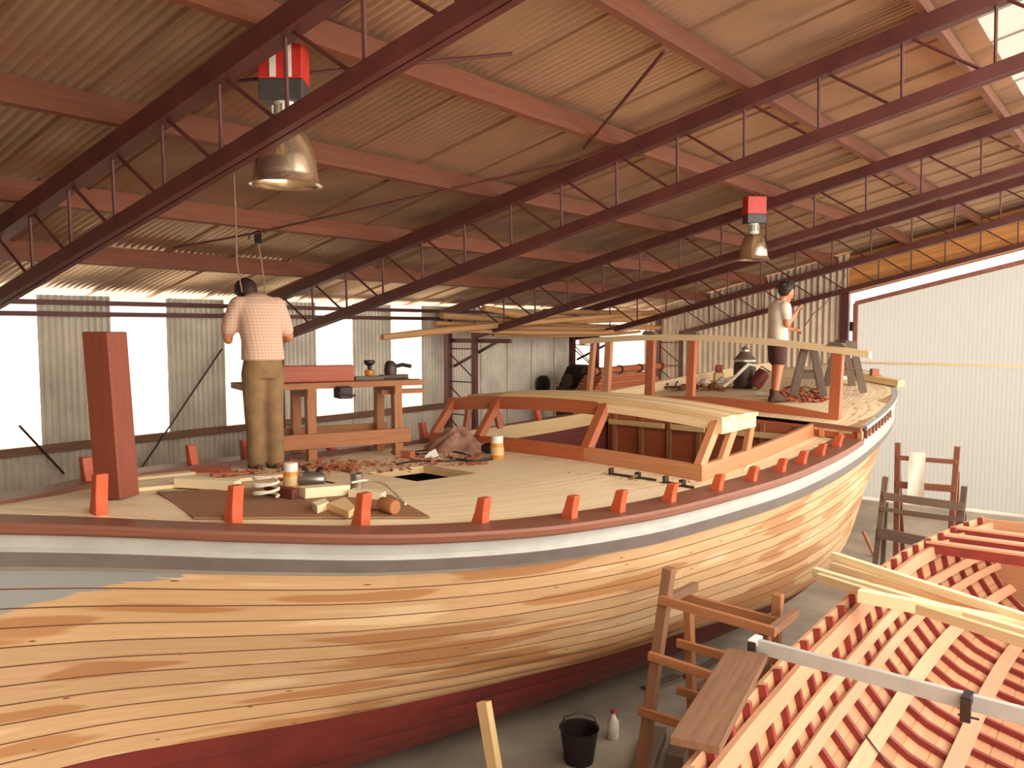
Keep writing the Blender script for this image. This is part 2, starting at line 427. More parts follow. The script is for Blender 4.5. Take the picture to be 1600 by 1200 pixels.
# ---- unseen near end wall, added behind the camera to darken the roof
wf = struct('wall_front_blocker', (-1, 5, 0))
Y = 10.0
while Y > -.5:
    corr((-1, Y, 0), (0, -1, 0), (0, 0, 1), (1, 0, 0), .78, 1, top=lambda xx, Y=Y: zr(Y-xx)-.03, seg=6).build('wall_sheet', M['endm'], wf, True); Y -= .78
# ---- roof trusses
def truss(X, label, col_leg=True, verts_off=0.0, y_end=-.6):
    t = thing('roof_truss', label, 'truss', (X, 9.3, 0), 'steel lattice roof trusses')
    def P(Y, off): return Vector((X, Y, zr(Y)+off))
    TO, BO = -.275, -.80
    MB().bar(P(9.7, TO), P(y_end, TO), .12, .13, RN).build('top_chord', M['steel'], t)
    for s in (-1, 1):
        MB().bar(P(9.0, BO)+Vector((s*.032, 0, 0)), P(y_end, BO)+Vector((s*.032, 0, 0)), .05, .10, RN).build('bottom_chord', M['steel'], t)
    Y = 9.0-verts_off; ys = []
    while Y > y_end+.1: ys.append(Y); Y -= .61
    for i, y in enumerate(ys):
        MB().tube([P(y, TO-.04), P(y-.01, BO+.03)], .013, 6).build('web_bar', M['steel'], t, True)
        if i+1 < len(ys): MB().tube([P(y-.05, TO-.04), P(ys[i+1]+.05, BO+.03)], .013, 6).build('web_bar', M['steel'], t, True)
    if col_leg:
        MB().box((X-.05, 9.52, 0), (X+.05, 9.62, zr(9.57)-.25)).build('column_leg', M['steel'], t)
        MB().box((X-.04, 8.95, 0), (X+.04, 9.03, zr(9.0)-.75)).build('column_leg', M['steel'], t)
        z = .5
        while z < 3.3:
            MB().tube([(X, 9.55, z), (X, 9.0, z)], .012, 6).build('column_rung', M['steel'], t, True)
            if z+.55 < 3.3: MB().tube([(X, 9.55, z+.48), (X, 9.0, z+.06)], .012, 6).build('column_brace', M['steel'], t, True)
            z += .55
    MB().box((X-.06, y_end-.06, 0), (X+.06, y_end+.06, zr(y_end)-.2)).build('column_leg', M['steel'], t)
    return t
truss(3.1, 'rust-red lattice roof truss nearest the camera, beside the big hanging lamp', verts_off=.25)
truss(7.02, 'rust-red lattice roof truss second from the camera, its lower end behind the bending man', verts_off=.05)
truss(10.95, 'rust-red lattice roof truss just behind the smaller hanging lamp', verts_off=.0)
truss(14.8, 'rust-red lattice roof truss fourth from the camera, in front of the striped end wall', verts_off=.3)
truss(XE-.12, 'rust-red lattice roof truss against the orange boards over the white door', verts_off=.1)
# ---- purlins
PY = [(8.38, 'timber purlin lowest on the roof, nearest the window wall'),
      (7.0, 'timber purlin second up from the eave'), (5.5, 'timber purlin third up from the eave, passing behind the big lamp'),
      (4.08, 'timber purlin fourth up from the eave, passing above the small hanging lamp'), (2.83, 'timber purlin fifth up from the eave'),
      (1.5, 'timber purlin highest on the roof, below the pale skylight sheets')]
for y, lb in PY:
    c0 = Vector((-1, y, zr(y)-.115)); c1 = Vector((XE-.02, y, zr(y)-.115))
    o = MB().bar(c0, c1, .055, .18, RN).build('roof_purlin', M['purlin'])
    tag(o, lb, 'purlin', 'timber roof purlins')

# ================================================================== MAIN BOAT
BX, BY, TH = 1.896, 5.504, -0.0977
BA = (math.cos(TH), math.sin(TH)); BN = (-BA[1], BA[0])
def W(u, v, z): return Vector((BX+BA[0]*u+BN[0]*v, BY+BA[1]*u+BN[1]*v, z))
UA = Vector((BA[0], BA[1], 0)); UN = Vector((BN[0], BN[1], 0)); UZ = Vector((0, 0, 1))
hb = hermite([-.8, -.4, 0, .3, .6, 1.2, 2, 3, 4.2, 5.6, 7.2, 9.2, 10.4, 11.3, 12.0, 12.4, 12.6], [0.02, .16, .33, .50, .70, 1.22, 1.80, 2.14, 2.27, 2.29, 2.2, 1.96, 1.74, 1.42, .98, .55, .02])
bwl = hermite([-.8, -.3, .5, 1.15, 2.1, 3.3, 4.7, 6.9, 9, 10.2, 11.2, 12, 12.6], [0.02, .08, .24, .50, .90, 1.30, 1.64, 2.0, 1.66, 1.22, .80, .38, .02])
def zs(u): return 2.242+.29*max(0, (5-u)/5)**2+.425*max(0, (u-5.5)/6)**2
ZWL, ZK = .90, .18
def hullp(u, z, out=0.0, side=-1):
    """hull surface at nominal station u, height z"""
    zt = zs(u); b = hb(u); w = bwl(u)
    if z >= ZWL:
        s = (z-ZWL)/(zt-ZWL); p = 1.25 if u < 1 else (1.25-.7*min(1, (u-1)/3.0))
        v = w+(b-w)*max(s, 0)**p
    else:
        q = min(1, (ZWL-z)/(ZWL-ZK)); v = .05+(w-.05)*max(0, (1-q))**.34 if w > .05 else w
    h = max(0, (zt-z))
    uu = u
    if u < 5: uu = u+(.16*h+.03*h*h)*((5-u)/5)**2
    if u > 8.2: uu = u-(.85*h)*((u-8.2)/4.4)**1.4
    return W(uu, side*(v+out), z)
boat = thing('wooden_boat', 'large unfinished carvel-planked wooden motor cruiser filling the shed', 'boat', W(6, 0, 0))
US = [-.8, -.7, -.55, -.4, -.2, 0, .2, .35, .5]+[.7+.2*i for i in range(58)]+[12.2, 12.3, 12.4, 12.5, 12.56, 12.6]
US = sorted(set(round(u, 3) for u in US if u <= 12.6))
def strake(zt_f, zb_f, u0, u1, mat, name, idx, parent, thick=.0, groove=.007):
    us = [u for u in US if u0 < u < u1]; us = [u0]+us+[u1]
    prof = [(0, -groove), (.022, 0), (.5, .0), (.978, 0), (1, -groove)]
    rows = []; uvr = []
    for f, o in prof:
        rows.append([hullp(u, zt_f(u)+(zb_f(u)-zt_f(u))*f, o+thick) for u in us]); uvr.append(f)
    return MB().grid(rows, lambda i, k: (us[k], idx+uvr[i])).build(name, mat, parent, True)
NST = 11
def ztop(u): return zs(u)-.262
def zline(k): return lambda u: ztop(u)+(ZWL-ztop(u))*k/NST
for k in range(NST):
    cuts = [-.8, 2.0+((k*1.73) % 2.6), 6.2+((k*2.31) % 2.4), 12.6]
    for a, b in zip(cuts[:-1], cuts[1:]): strake(zline(k), zline(k+1), a, b, M['hull'], 'hull_plank', k, boat)
def zlow(k): return lambda u: ZWL+(ZK-ZWL)*k/5
for k in range(5): strake(zlow(k), zlow(k+1), -.8, 12.6, M['antifoul'], 'bottom_plank', k, boat)
# sheer strake, rub rail, cap rail
strake(lambda u: zs(u)-.03, lambda u: zs(u)-.15, -.8, 12.6, M['primer'], 'sheer_strake', 0, boat, .004)
def extr(profile, name, mat, us, side=-1, parent=None, smooth=.5):
    """profile: list of (out, dz) closed loop swept along the sheer"""
    rows = []
    pf = profile+[profile[0]]
    for o, dz in pf: rows.append([hullp(u, zs(u)+min(dz, 0), o, side)+Vector((0, 0, max(dz, 0))) for u in us])
    L = [0]
    for i in range(len(pf)-1): L.append(L[-1]+math.hypot(pf[i+1][0]-pf[i][0], pf[i+1][1]-pf[i][1]))
    m = MB().grid(rows, lambda i, k: (us[k], L[i]))
    for k in (0, len(us)-1):
        pts = [r[k] for r in rows[:-1]]
        m.poly(pts if k else pts[::-1])
    return m.build(name, mat, parent or boat, smooth)
for sd in (-1, 1):
    extr([(0, -.12), (.05, -.14), (.055, -.145), (.05, -.235), (0, -.27)], 'rub_rail', M['primer'], US, sd)
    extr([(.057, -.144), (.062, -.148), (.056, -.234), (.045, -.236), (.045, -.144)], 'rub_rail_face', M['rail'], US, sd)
    extr([(.045, .005), (.05, -.03), (.035, -.045), (-.27, -.03), (-.27, .03), (.03, .024)], 'cap_rail', M['cap'], [u for u in US if -.3 < u < 8.5], sd)
    extr([(.01, -.03), (.0, -.12), (-.03, -.12), (-.03, -.03)], 'sheer_clamp', M['primer'], US, sd) if sd == 1 else None
# far side skin and keel
rows = [[hullp(u, zs(u)+(ZK-zs(u))*j/14, 0, 1) for u in US] for j in range(15)]
MB().grid(rows, lambda i, k: (US[k], i*.7)).build('hull_side', M['hull'], boat, True)
MB().bar(W(1.3, 0, ZK-.02), W(11.2, 0, ZK+.0), .12, .36).build('keel', M['antifoul'], boat)
# ---- deck
def vh(u): return 1.74-.09*max(0, u-5.35)
U_H0, U_H1, V_H0, V_H1 = 3.38, 4.10, -.24, .48
U_C0, U_C1 = 5.38, 8.42
def zd(u, v): b = max(hb(u), .2); return zs(u)-.035+.075*(1-min(1, (v/b)**2))
du = sorted(set([-.78, -.5, -.3, -.1, .1, .2, .3]+[round(.4+.1*i, 2) for i in range(81)]+[U_H0, U_H1, U_C0, U_C1]))
def deck_grid(du, vl, zf, hole, ex=.06):
    m = MB(); rows = []
    for u in du:
        bd = max(hb(u)-ex, .01); rows.append([(u, max(-bd, min(bd, (f(u) if callable(f) else f)))) for f in vl])
    for i in range(len(du)-1):
        for k in range(len(vl)-1):
            q = [rows[i][k], rows[i][k+1], rows[i+1][k+1], rows[i+1][k]]
            if q[1][1]-q[0][1] < 1e-4 and q[2][1]-q[3][1] < 1e-4: continue
            cu = sum(a[0] for a in q)/4; cv = sum(a[1] for a in q)/4
            if hole(cu, cv): continue
            q = [q[0], q[3], q[2], q[1]]
            m.poly([W(a[0], a[1], zf(*a)) for a in q], [(a[0], max(0, hb(a[0])-abs(a[1])-.2)) for a in q])
    return m
vl = [-2.4, -2.2, -2.0, lambda u: -vh(u), -1.3, -.9, -.5, V_H0, 0.0, V_H1, .9, 1.3, lambda u: vh(u), 2.0, 2.2, 2.4]
dk = deck_grid(du, vl, zd, lambda u, v: (U_H0 < u < U_H1 and V_H0 < v < V_H1) or (u > U_C0 and abs(v) < vh(u))).build('deck', M['deck'], boat)
# hatch lining and dark hold
def ubar(m, u0, v0, u1, v1, w, h, z0=None, zf=zd, dz=0):
    a = W(u0, v0, zf(u0, v0)+dz); b = W(u1, v1, zf(u1, v1)+dz); return m.bar(a, b, w, h)
for (a, b, c, d) in ((U_H0, V_H0, U_H0, V_H1), (U_H1, V_H0, U_H1, V_H1), (U_H0, V_H0, U_H1, V_H0), (U_H0, V_H1, U_H1, V_H1)):
    ubar(MB(), a, b, c, d, .03, .07, dz=-.038).build('hatch_lining', M['pine2'], dk)
m = MB(); p = [W(2.2, -.6, 1.2), W(5.3, -1.4, 1.2), W(5.3, 1.4, 1.2), W(2.2, .6, 1.2)]
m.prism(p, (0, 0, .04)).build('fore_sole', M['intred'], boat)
# deck beams under hatch edge for thickness
# ---- cockpit / cabin well
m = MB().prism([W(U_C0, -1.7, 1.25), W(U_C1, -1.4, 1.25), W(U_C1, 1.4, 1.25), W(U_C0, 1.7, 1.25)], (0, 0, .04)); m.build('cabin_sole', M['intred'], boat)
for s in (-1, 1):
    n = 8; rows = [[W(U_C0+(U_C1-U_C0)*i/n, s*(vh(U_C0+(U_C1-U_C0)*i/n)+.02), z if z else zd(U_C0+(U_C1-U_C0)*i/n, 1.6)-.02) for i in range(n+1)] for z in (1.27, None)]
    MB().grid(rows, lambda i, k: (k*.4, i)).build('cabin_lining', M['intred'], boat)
MB().prism([W(U_C1, -1.46, 1.27), W(U_C1, 1.46, 1.27), W(U_C1, 1.46, 2.43), W(U_C1, 0, 2.5), W(U_C1, -1.46, 2.43)], UA*.04).build('aft_bulkhead', M['mahogred'], boat)
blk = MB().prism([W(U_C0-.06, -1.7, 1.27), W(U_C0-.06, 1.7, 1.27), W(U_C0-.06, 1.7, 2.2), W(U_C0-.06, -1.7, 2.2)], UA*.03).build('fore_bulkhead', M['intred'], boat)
for v in (1.32, .88, .44, .0, -.44, -.88, -1.32):
    MB().bar(W(U_C1-.03, v, 1.3), W(U_C1-.03, v, 2.44), .055, .05, UA).build('bulkhead_stud', M['bench'], boat)
for v0, v1 in ((1.4, .5), (.4, -.1), (-.5, -1.4)):
    MB().bar(W(U_C1-.06, v0, 2.30), W(U_C1-.06, v1, 2.30), .025, .07).build('bulkhead_batten', M['pine2'], boat)
# coaming
CZ = .145
co = MB(); a, b = W(U_C0-.02, -1.80, zd(5.36, 1.8)), W(U_C0-.02, -.48, zd(5.36, .5))
co.prism([a-UZ*.03, b-UZ*.03, b+UZ*CZ, a+UZ*CZ], UA*.05); co = co.build('front_coaming', M['mahog'], boat)
a, b, c = W(U_C0-.02, -.48, zd(5.36, .5)), W(U_C0-.02, .5, zd(5.36, .5)), W(U_C0-.02, 1.80, zd(5.36, 1.8))
MB().prism([a-UZ*.03, b-UZ*.03, c-UZ*.03, c+UZ*CZ, b+UZ*CZ, a+UZ*CZ], UA*.05).build('front_coaming', M['mahogred'], boat)
def side_coam(s, u0, u1, h, mat):
    n = 8; us = [u0+(u1-u0)*i/n for i in range(n+1)]; rows = []
    for off, dz in ((0, -.06), (0, h), (.05, h), (.05, -.06), (0, -.06)):
        rows.append([W(u, s*(vh(u)+.06-off), zd(u, vh(u))+dz) for u in us])
    return MB().grid(rows, lambda i, k: (us[k], i*.1)).build('side_coaming', mat, boat)
side_coam(-1, U_C0, 8.45, CZ, M['mahog']); side_coam(1, U_C0, 8.45, CZ*.8, M['pine2'])
# deckhouse front: raked posts, header, roof strips
RU, RW = 5.72, 1.80
def zroof(v): return 2.755+.10*(1-(v/RW)**2)
def post(v0, v1, w, d, mat, u0=U_C0+.0, u1=RU, name='window_post', ztop_=None):
    p = W(u0, v0, zd(u0, v0)+CZ-.02); q = W(u1, v1, (ztop_ if ztop_ else zroof(v1)-.02)); return MB().bar(p, q, w, d, UA).build(name, mat, boat, bevel=.004)
post(-1.76, -1.74, .075, .09, M['mahog']); post(-.50, -.48, .10, .09, M['mahogred']); post(1.0, 1.0, .08, .09, M['mahogred']); post(1.74, 1.74, .07, .09, M['mahogred'])
def vstrip(u0, u1, v0, v1, zt, zb, name, mat, n=12, du_=0):
    vs = [v0+(v1-v0)*i/n for i in range(n+1)]; rows = []
    for u, z in ((u0, zt), (u1, zt), (u1, zb), (u0, zb), (u0, zt)):
        rows.append([W(u, v, zroof(v)+z) for v in vs])
    m = MB().grid(rows, lambda i, k: (vs[k], i*.15))
    m.poly([r[0] for r in rows[:-1]]); m.poly([r[-1] for r in rows[:-1]][::-1])
    return m.build(name, mat, boat)
vstrip(RU-.05, RU+.02, -.42, 1.82, .0, -.14, 'front_header', M['mahogred'])
vstrip(RU-.05, RU+.02, -1.82, -.40, .0, -.10, 'front_header', M['pine'])
for i in range(5):
    u0 = RU-.06+i*.145
    vstrip(u0, u0+.137, -1.82, (.9 if i < 3 else 1.3), .035+.004*(i % 2), .0, 'roof_strip', M['pine'] if i % 2 else M['pine2'])
vstrip(RU+.3, RU+.66, .95, 1.82, .03, .0, 'roof_strip', M['pine2'])
# near side windows of the deckhouse
MB().bar(W(RU-.06, -1.80, zroof(1.8)-.05), W(RU+.68, -1.76, zroof(1.76)-.05), .05, .14).build('side_header', M['pine'], boat)
for u0, u1 in ((5.85, 6.02), (6.42, 6.36)):
    MB().bar(W(u0, -vh(u0)-.03, zd(u0, 1.7)+CZ-.03), W(u1, -1.76, zroof(1.76)-.06), .10, .05, UN).build('window_post', M['mahog'], boat)
MB().bar(W(5.85, vh(5.85), zd(5.85, 1.7)+.1), W(6.02, 1.78, zroof(1.76)), .07, .05, UN).build('window_post', M['mahogred'], boat)
MB().bar(W(6.4, vh(6.4), zd(6.4, 1.7)+.1), W(6.4, 1.78, zroof(1.76)), .07, .05, UN).build('window_post', M['mahogred'], boat)
MB().bar(W(RU-.05, 1.80, zroof(1.8)-.06), W(RU+.66, 1.78, zroof(1.78)-.06), .05, .14).build('side_header', M['mahogred'], boat)
# ---- raised aft deck
RZ = .13
def zr2(u, v): b = max(hb(u), .3); return zs(u)+RZ+.06*(1-min(1, (v/b)**2))
du2 = [8.40+.15*i for i in range(27)]+[12.45, 12.55, 12.6]
ad = deck_grid(du2, [-2.2, -1.9, -1.6, -1.2, -.8, -.4, 0, .4, .8, 1.2, 1.6, 1.9, 2.2], zr2, lambda u, v: False, -.03).build('aft_deck', M['deck'], boat)
for sd in (-1, 1):
    us = [u for u in US if u >= 8.4]
    rows = [[hullp(u, zs(u), o, sd)+UZ*dz for u in us] for o, dz in ((.0, -.02), (.0, RZ-.03), (.03, RZ-.03), (.03, RZ+.008), (-.05, RZ+.008))]
    MB().grid(rows, lambda i, k: (us[k], i*.1)).build('aft_topside', M['primer'], boat, .4)
MB().prism([W(8.4, -hb(8.4), zs(8.4)), W(8.4, hb(8.4), zs(8.4)), W(8.4, hb(8.4), zr2(8.4, 2.1)-.03), W(8.4, 0, zr2(8.4, 0)-.03), W(8.4, -hb(8.4), zr2(8.4, 2.1)-.03)], UA*.03).build('aft_deck_front', M['mahogred'], boat)
MB().bar(W(8.38, -hb(8.4), zr2(8.4, 2.1)-.02), W(8.38, -1.5, zr2(8.4, 1.5)-.02), .06, .05).build('deck_edge', M['cap'], boat)
MB().bar(W(8.38, -hb(8.4)+.1, zs(8.4)+.09), W(8.38, -1.5, zs(8.4)+.11), .03, .055).build('deck_batten', M['pine2'], boat)
for v in (-1.62, -1.85, -2.06):
    MB().bar(W(8.38, v, zs(8.4)), W(8.38, v, zr2(8.4, v)-.04), .05, .05, UA).build('deck_cleat', M['mahog'], boat)
for i in range(9):
    u = 8.5+i*.17; p = hullp(u, zs(u), .012)
    MB().bar(p+UZ*.0, p+UZ*(RZ-.035), .05, .02, UA).build('topside_cleat', M['cap'], boat)
# sill + wheelhouse framing on the raised deck
def zsill(v): return 2.50+.19*(1-(v/2.0)**2)
WU = 8.72
vs = [-1.62+.2*i for i in range(18)]
rows = [[W(WU+o, v, zsill(v)+dz) for v in vs] for o, dz in ((-.05, -.16), (-.05, .0), (.03, .0), (.03, -.16), (-.05, -.16))]
MB().grid(rows, lambda i, k: (vs[k], i*.12)).build('wheelhouse_sill', M['mahogred'], boat)
def zrail(v): return 3.34+.15*(1-((v-.5)/2.3)**2)
for v, l, w in ((-1.62, 0, .13), (.33, 0, .11), (.98, 0, .12), (1.72, .03, .10), (2.05, .1, .07)):
    MB().bar(W(WU, v, (2.36 if v < -1.5 else zsill(v)-.12)), W(WU+l, v-.03, zrail(v)-.02), w, .08, UN if False else UA).build('wheelhouse_post', M['mahogred'] if v < 1.6 else M['mahog'], boat, bevel=.005)
vs = [-2.02+.2*i for i in range(22)]
rows = [[W(WU+o, v, zrail(v)+dz) for v in vs] for o, dz in ((-.05, -.06), (-.05, .02), (.04, .02), (.04, -.06), (-.05, -.06))]
m = MB().grid(rows, lambda i, k: (vs[k], i*.12)); m.poly([r[0] for r in rows[:-1]]); m.poly([r[-1] for r in rows[:-1]][::-1]); m.build('wheelhouse_rail', M['pine'], boat)
for v in (-1.62, .33, .98):
    MB().prism([W(WU-.06, v-.12, zrail(v)+.02), W(WU-.06, v+.1, zrail(v)+.02), W(WU-.06, v+.06, zrail(v)+.07), W(WU-.06, v-.08, zrail(v)+.06)], UA*.10).build('rail_block', M['greytimber'], boat)
# bulwark stanchion heads along both covering boards
STN = [(.75, -.34), (1.34, -.87), (1.93, -1.37), (2.59, -1.77), (3.19, -2.03), (3.64, -2.14), (4.25, -2.17), (4.95, -2.19), (5.54, -2.19), (6.14, -2.17), (6.67, -2.13), (7.21, -2.09), (7.77, -2.03)]
def stanch(u, v, h, w):
    b = hb(u); s = 1 if v > 0 else -1
    v = s*min(abs(v), b-.12); z = zs(u)+.005
    out = UN*s; t = UA*(w/2)
    base = W(u, v, z); pts = [base-out*.06, base+out*.05, base+out*.058+UZ*h*.5, base+out*.078+UZ*h, base+out*.01+UZ*h, base-out*.018+UZ*h*.5]
    pts = [p-t for p in pts]
    MB().prism(pts, t*2).build('stanchion', M['orangewood'], boat, bevel=.006)
for i, (u, v) in enumerate(STN): stanch(u, v, (.27, .24, .22, .19, .18, .18, .165, .155, .15, .145, .145, .14, .14)[i], .075 if i < 3 else .068)
for u, v in ((1.27, 1.15), (2.45, 1.8), (3.1, 1.98), (4.2, 2.1), (5.6, 2.15), (6.9, 2.1), (7.6, 2.06)): stanch(u, v, .20, .075)
# keel blocks, props
for u, wd_ in ((2.2, 'foremost'), (4.4, 'second'), (6.6, 'third'), (8.8, 'fourth'), (10.6, 'aftmost')):
    o = MB().frame(W(u, 0, .01), UA*.15, UN*.35, UZ*.008).build('keel_block', M['darktimber']); tag(o, 'thin dark timber packing under the keel of the big boat, %s of five' % wd_, 'block', 'keel blocks under the boat')

# ================================================================== SECOND BOAT (open hull, seen from inside)
g2 = hermite([2.5, 4.7, 6, 7, 8.2, 9, 9.8, 10.6], [1.60, 1.77, 1.82, 1.82, 1.76, 1.63, 1.44, 1.15])
def z2(X): return 1.50+.03*max(0, X-6.0)
sec = [(0, 0), (.03, .16), (.08, .34), (.17, .52), (.32, .70), (.55, .86), (.85, .98), (1.15, 1.06), (1.40, 1.12)]
def p2(X, t, off=0.0):
    """t in 0..8 along the section from gunwale to keel, off = inward normal offset"""
    t = max(0, min(7.999, t)); i = int(t); f = t-i
    d = sec[i][0]+(sec[i+1][0]-sec[i][0])*f; h = sec[i][1]+(sec[i+1][1]-sec[i][1])*f
    e = Vector((0, -(sec[i+1][0]-sec[i][0]), -(sec[i+1][1]-sec[i][1]))).normalized()
    nrm = Vector((0, e.z, -e.y));
    if nrm.y > 0: nrm = -nrm
    k = (g2(X)-.40)/1.372
    return Vector((X, g2(X)-d*k, z2(X)-h))+nrm*off
b2 = thing('small_boat', 'smaller open hull with red ribs and pink stringers at the lower right', 'boat', (6.5, .6, 0))
X2 = [3.0+.25*i for i in range(29)]
bounds = [0, .6, 1.2, 1.8, 2.4, 3.0, 3.6, 4.2, 4.75, 5.3, 5.8, 6.3, 6.8, 7.3, 7.8]
for a, b in zip(bounds[:-1], bounds[1:]):
    rows = [[p2(x, t, o) for x in X2] for t, o in ((a, -.006), (a+.03, 0), ((a+b)/2, 0), (b-.03, 0), (b, -.006))]
    MB().grid(rows, lambda i, k: (X2[k], (i > 2)*.1+a)).build('hull_plank', M['b2plank'], b2)
def mir(p): return Vector((p.x, 2*.40-p.y, p.z))
rows = [[mir(p2(x, 7.8*j/10)) for x in X2] for j in range(11)]
MB().grid(rows, lambda i, k: (X2[k], i*.2)).build('hull_side', M['b2plank'], b2, True)
for xe in (X2[0], X2[-1]):
    hp = [p2(xe, 7.9*j/10) for j in range(11)]; MB().prism(hp+[mir(p) for p in reversed(hp)], (.03, 0, 0)).build('transom', M['b2plank'], b2)
x = 3.05
while x < 9.9:
    pts_in = [p2(x, t, .045) for t in (-.0, 1, 2, 3, 4, 5, 6, 7, 7.8)]; pts_out = [p2(x, t, .0) for t in (0, 1, 2, 3, 4, 5, 6, 7, 7.8)]
    pts_in[0] = pts_in[0]+UZ*.03; pts_out[0] = pts_out[0]+UZ*.03
    rows = [[p+Vector((dx, 0, 0)) for p in L] for L, dx in ((pts_out, -.019), (pts_in, -.019), (pts_in, .019), (pts_out, .019))]
    m = MB().grid(rows); m.poly([r[0] for r in rows]); rb = m.build('rib', M['redlead'], b2)
    MB().prism([r[0]+UZ*.001 for r in rows], (0, 0, .005)).build('rib_head', M['b2str'], rb)
    x += .285
def long2(t0, t1, off0, off1, name, mat, x0=3.0, x1=11.0):
    xs = [q for q in X2 if x0 <= q <= x1]
    rows = [[p2(q, t, o) for q in xs] for t, o in ((t0, off0), (t0, off1), (t1, off1), (t1, off0), (t0, off0))]
    m = MB().grid(rows, lambda i, k: (xs[k], i*.09)); m.poly([r[0] for r in rows[:-1]]); m.poly([r[-1] for r in rows[:-1]]); return m.build(name, mat, b2)
long2(.25, .95, .045, .085, 'inwale', M['b2str'])
long2(1.78, 2.25, .045, .07, 'stringer', M['b2str']); long2(2.68, 3.12, .045, .07, 'stringer', M['b2str']); long2(4.0, 4.38, .045, .07, 'stringer', M['b2str']); long2(5.6, 5.95, .045, .07, 'stringer', M['b2str'])
rows = [[p2(q, 0, o)+UZ*dz for q in X2] for o, dz in ((-.03, -.10), (-.03, .015), (.0, .015), (.0, -.10), (-.03, -.10))]
MB().grid(rows, lambda i, k: (X2[k], i*.06)).build('gunwale', M['b2str'], b2)
MB().bar((3.2, .4, .42), (9.6, .4, .46), .14, .16).build('keelson', M['redlead'], b2)
for x in (8.75, 9.1, 9.45):
    a = p2(x, .3, 0); b = mir(a); MB().bar(a, b, .10, .09).build('deck_beam', M['redlead'], b2)
    MB().bar(a+V(0, 0, .055), b+V(0, 0, .055), .10, .02).build('deck_beam_edge', M['b2str'], b2)
for x, wd_ in ((4.5, 'nearest the camera'), (7, 'in the middle'), (9.2, 'farthest back')):
    o = MB().box((x-.1, .1, 0), (x+.1, .7, .335)).build('keel_block', M['darktimber']); tag(o, 'dark timber block under the small open hull, %s' % wd_, 'block', 'keel blocks under the small hull')

# ================================================================== LAMPS, RODS AND CORDS UNDER THE ROOF
def roof_pt(px, py, off):
    d = ray(px, py); n = np.array([0, SL, 1.0]); return Vector(CAMP+d*((ZE+SL*YW+off-n@CAMP)/(n@d)))
def high_bay(c, s, label, yaw, highlights=True):
    t = thing('high_bay_lamp', label, 'lamp', c, 'bell-shaped hanging lamps'); c = Vector(c)
    z = lambda q: c+UZ*q*s
    prof = [(.030, .385), (.075, .375), (.115, .345), (.150, .29), (.178, .22), (.197, .14), (.206, .06), (.212, .02), (.232, 0), (.236, -.006), (.226, -.004), (.204, .02), (.196, .06), (.188, .14), (.168, .22), (.14, .28), (.1, .33), (.03, .36)]
    bell = MB().lathe([(r*s, q*s) for r, q in prof], c, 40).build('reflector_bell', M['alu'], t, 1.2)
    MB().lathe([(.02*s, .30*s), (.05*s, .27*s), (.062*s, .2*s), (.05*s, .14*s), (.02*s, .11*s)], c, 16).build('bulb', M['white'], bell, True)
    MB().lathe([(.0, .37*s), (.068*s, .37*s), (.072*s, .40*s), (.06*s, .42*s), (.06*s, .50*s), (.07*s, .52*s), (.0, .525*s)], c, 24).build('socket_neck', M['white'], t, True)
    for k in range(10):
        a = 2*math.pi*k/10; d = Vector((math.cos(a), math.sin(a), 0)); tt = Vector((-d.y, d.x, 0))
        MB().frame(c+d*.068*s+UZ*.455*s, d*.012*s, tt*.005*s, UZ*.045*s).build('cooling_fin', M['silver'], t)
    ax = Vector((math.cos(yaw), math.sin(yaw), 0)); ay = Vector((-ax.y, ax.x, 0))
    MB().frame(z(.585), ax*.14*s, ay*.10*s, UZ*.065*s).build('gear_box', M['darkgrey'], t, bevel=.006)
    bx = MB().frame(z(.775), ax*.142*s, ay*.102*s, UZ*.125*s).build('ballast_box', M['boxred'], t, bevel=.006)
    for q in (-.045, .055) if highlights else ():
        MB().frame(z(.775)+ax*q*s-ay*.104*s, ax*.020*s, ay*.002, UZ*.118*s).build('highlight_strip', M['white'], bx)  # glossy highlights on the red box, built as white strips
    top = Vector((c.x, c.y, zr(c.y)-.03))
    MB().tube([z(.90), top], .012, 8).build('hanger_rod', M['steel'], t, True)
p = at_X(447, 288, 3.42); high_bay((p.x, p.y, p.z), .93, 'big aluminium bell lamp with red ballast box hanging at upper left', math.radians(-53))
p = at_X(1177, 406, 10.5); high_bay((p.x, p.y, p.z), .86, 'smaller distant bell lamp with red and black box hanging above the standing man', math.radians(-45), False)
def rod(name, pts, r, mat, label, cat, n=6):
    return tag(MB().tube(pts, r, n).build(name, mat, None, True), label, cat)
A = [roof_pt(x, y, -.21) for x, y in ((270, 388), (400, 364), (905, 250))]
rod('brace_rod', A, .012, M['steel'], 'long thin steel brace rod running under the roof behind the big lamp', 'rod')
rod('brace_rod', [roof_pt(x, y, -.21) for x, y in ((1038, 80), (912, 232))], .014, M['steel'], 'steep thin steel brace rod crossing the upper middle of the roof', 'rod')
rod('brace_rod', [roof_pt(x, y, -.23) for x, y in ((330, 132), (505, 112), (800, 84))], .012, M['steel'], 'thin steel brace rod passing behind the red box of the big lamp', 'rod')
rod('wall_brace', [at_Y(347, 545, 9.9), at_Y(205, 755, 9.9)], .012, M['iron'], 'thin diagonal brace rod across the wall sheets left of the bending man', 'rod')
rod('wall_brace', [at_Y(30, 665, 9.9), at_Y(100, 740, 9.9)], .014, M['iron'], 'short diagonal brace rod on the wall at the far left edge', 'rod')
rod('wall_brace', [at_Y(893, 535, 9.6), at_Y(935, 580, 9.6)], .012, M['iron'], 'thin diagonal brace on the wall above the dark machine', 'rod')
h = roof_pt(403, 366, -.21)
hk = thing('hook_block', 'small dark hook block on the brace rod above the bending man', 'hook', h)
MB().frame(h-UZ*.04, Vector((.02, -.025, 0)), Vector((.02, .02, 0)), UZ*.05).build('block', M['black'], hk)
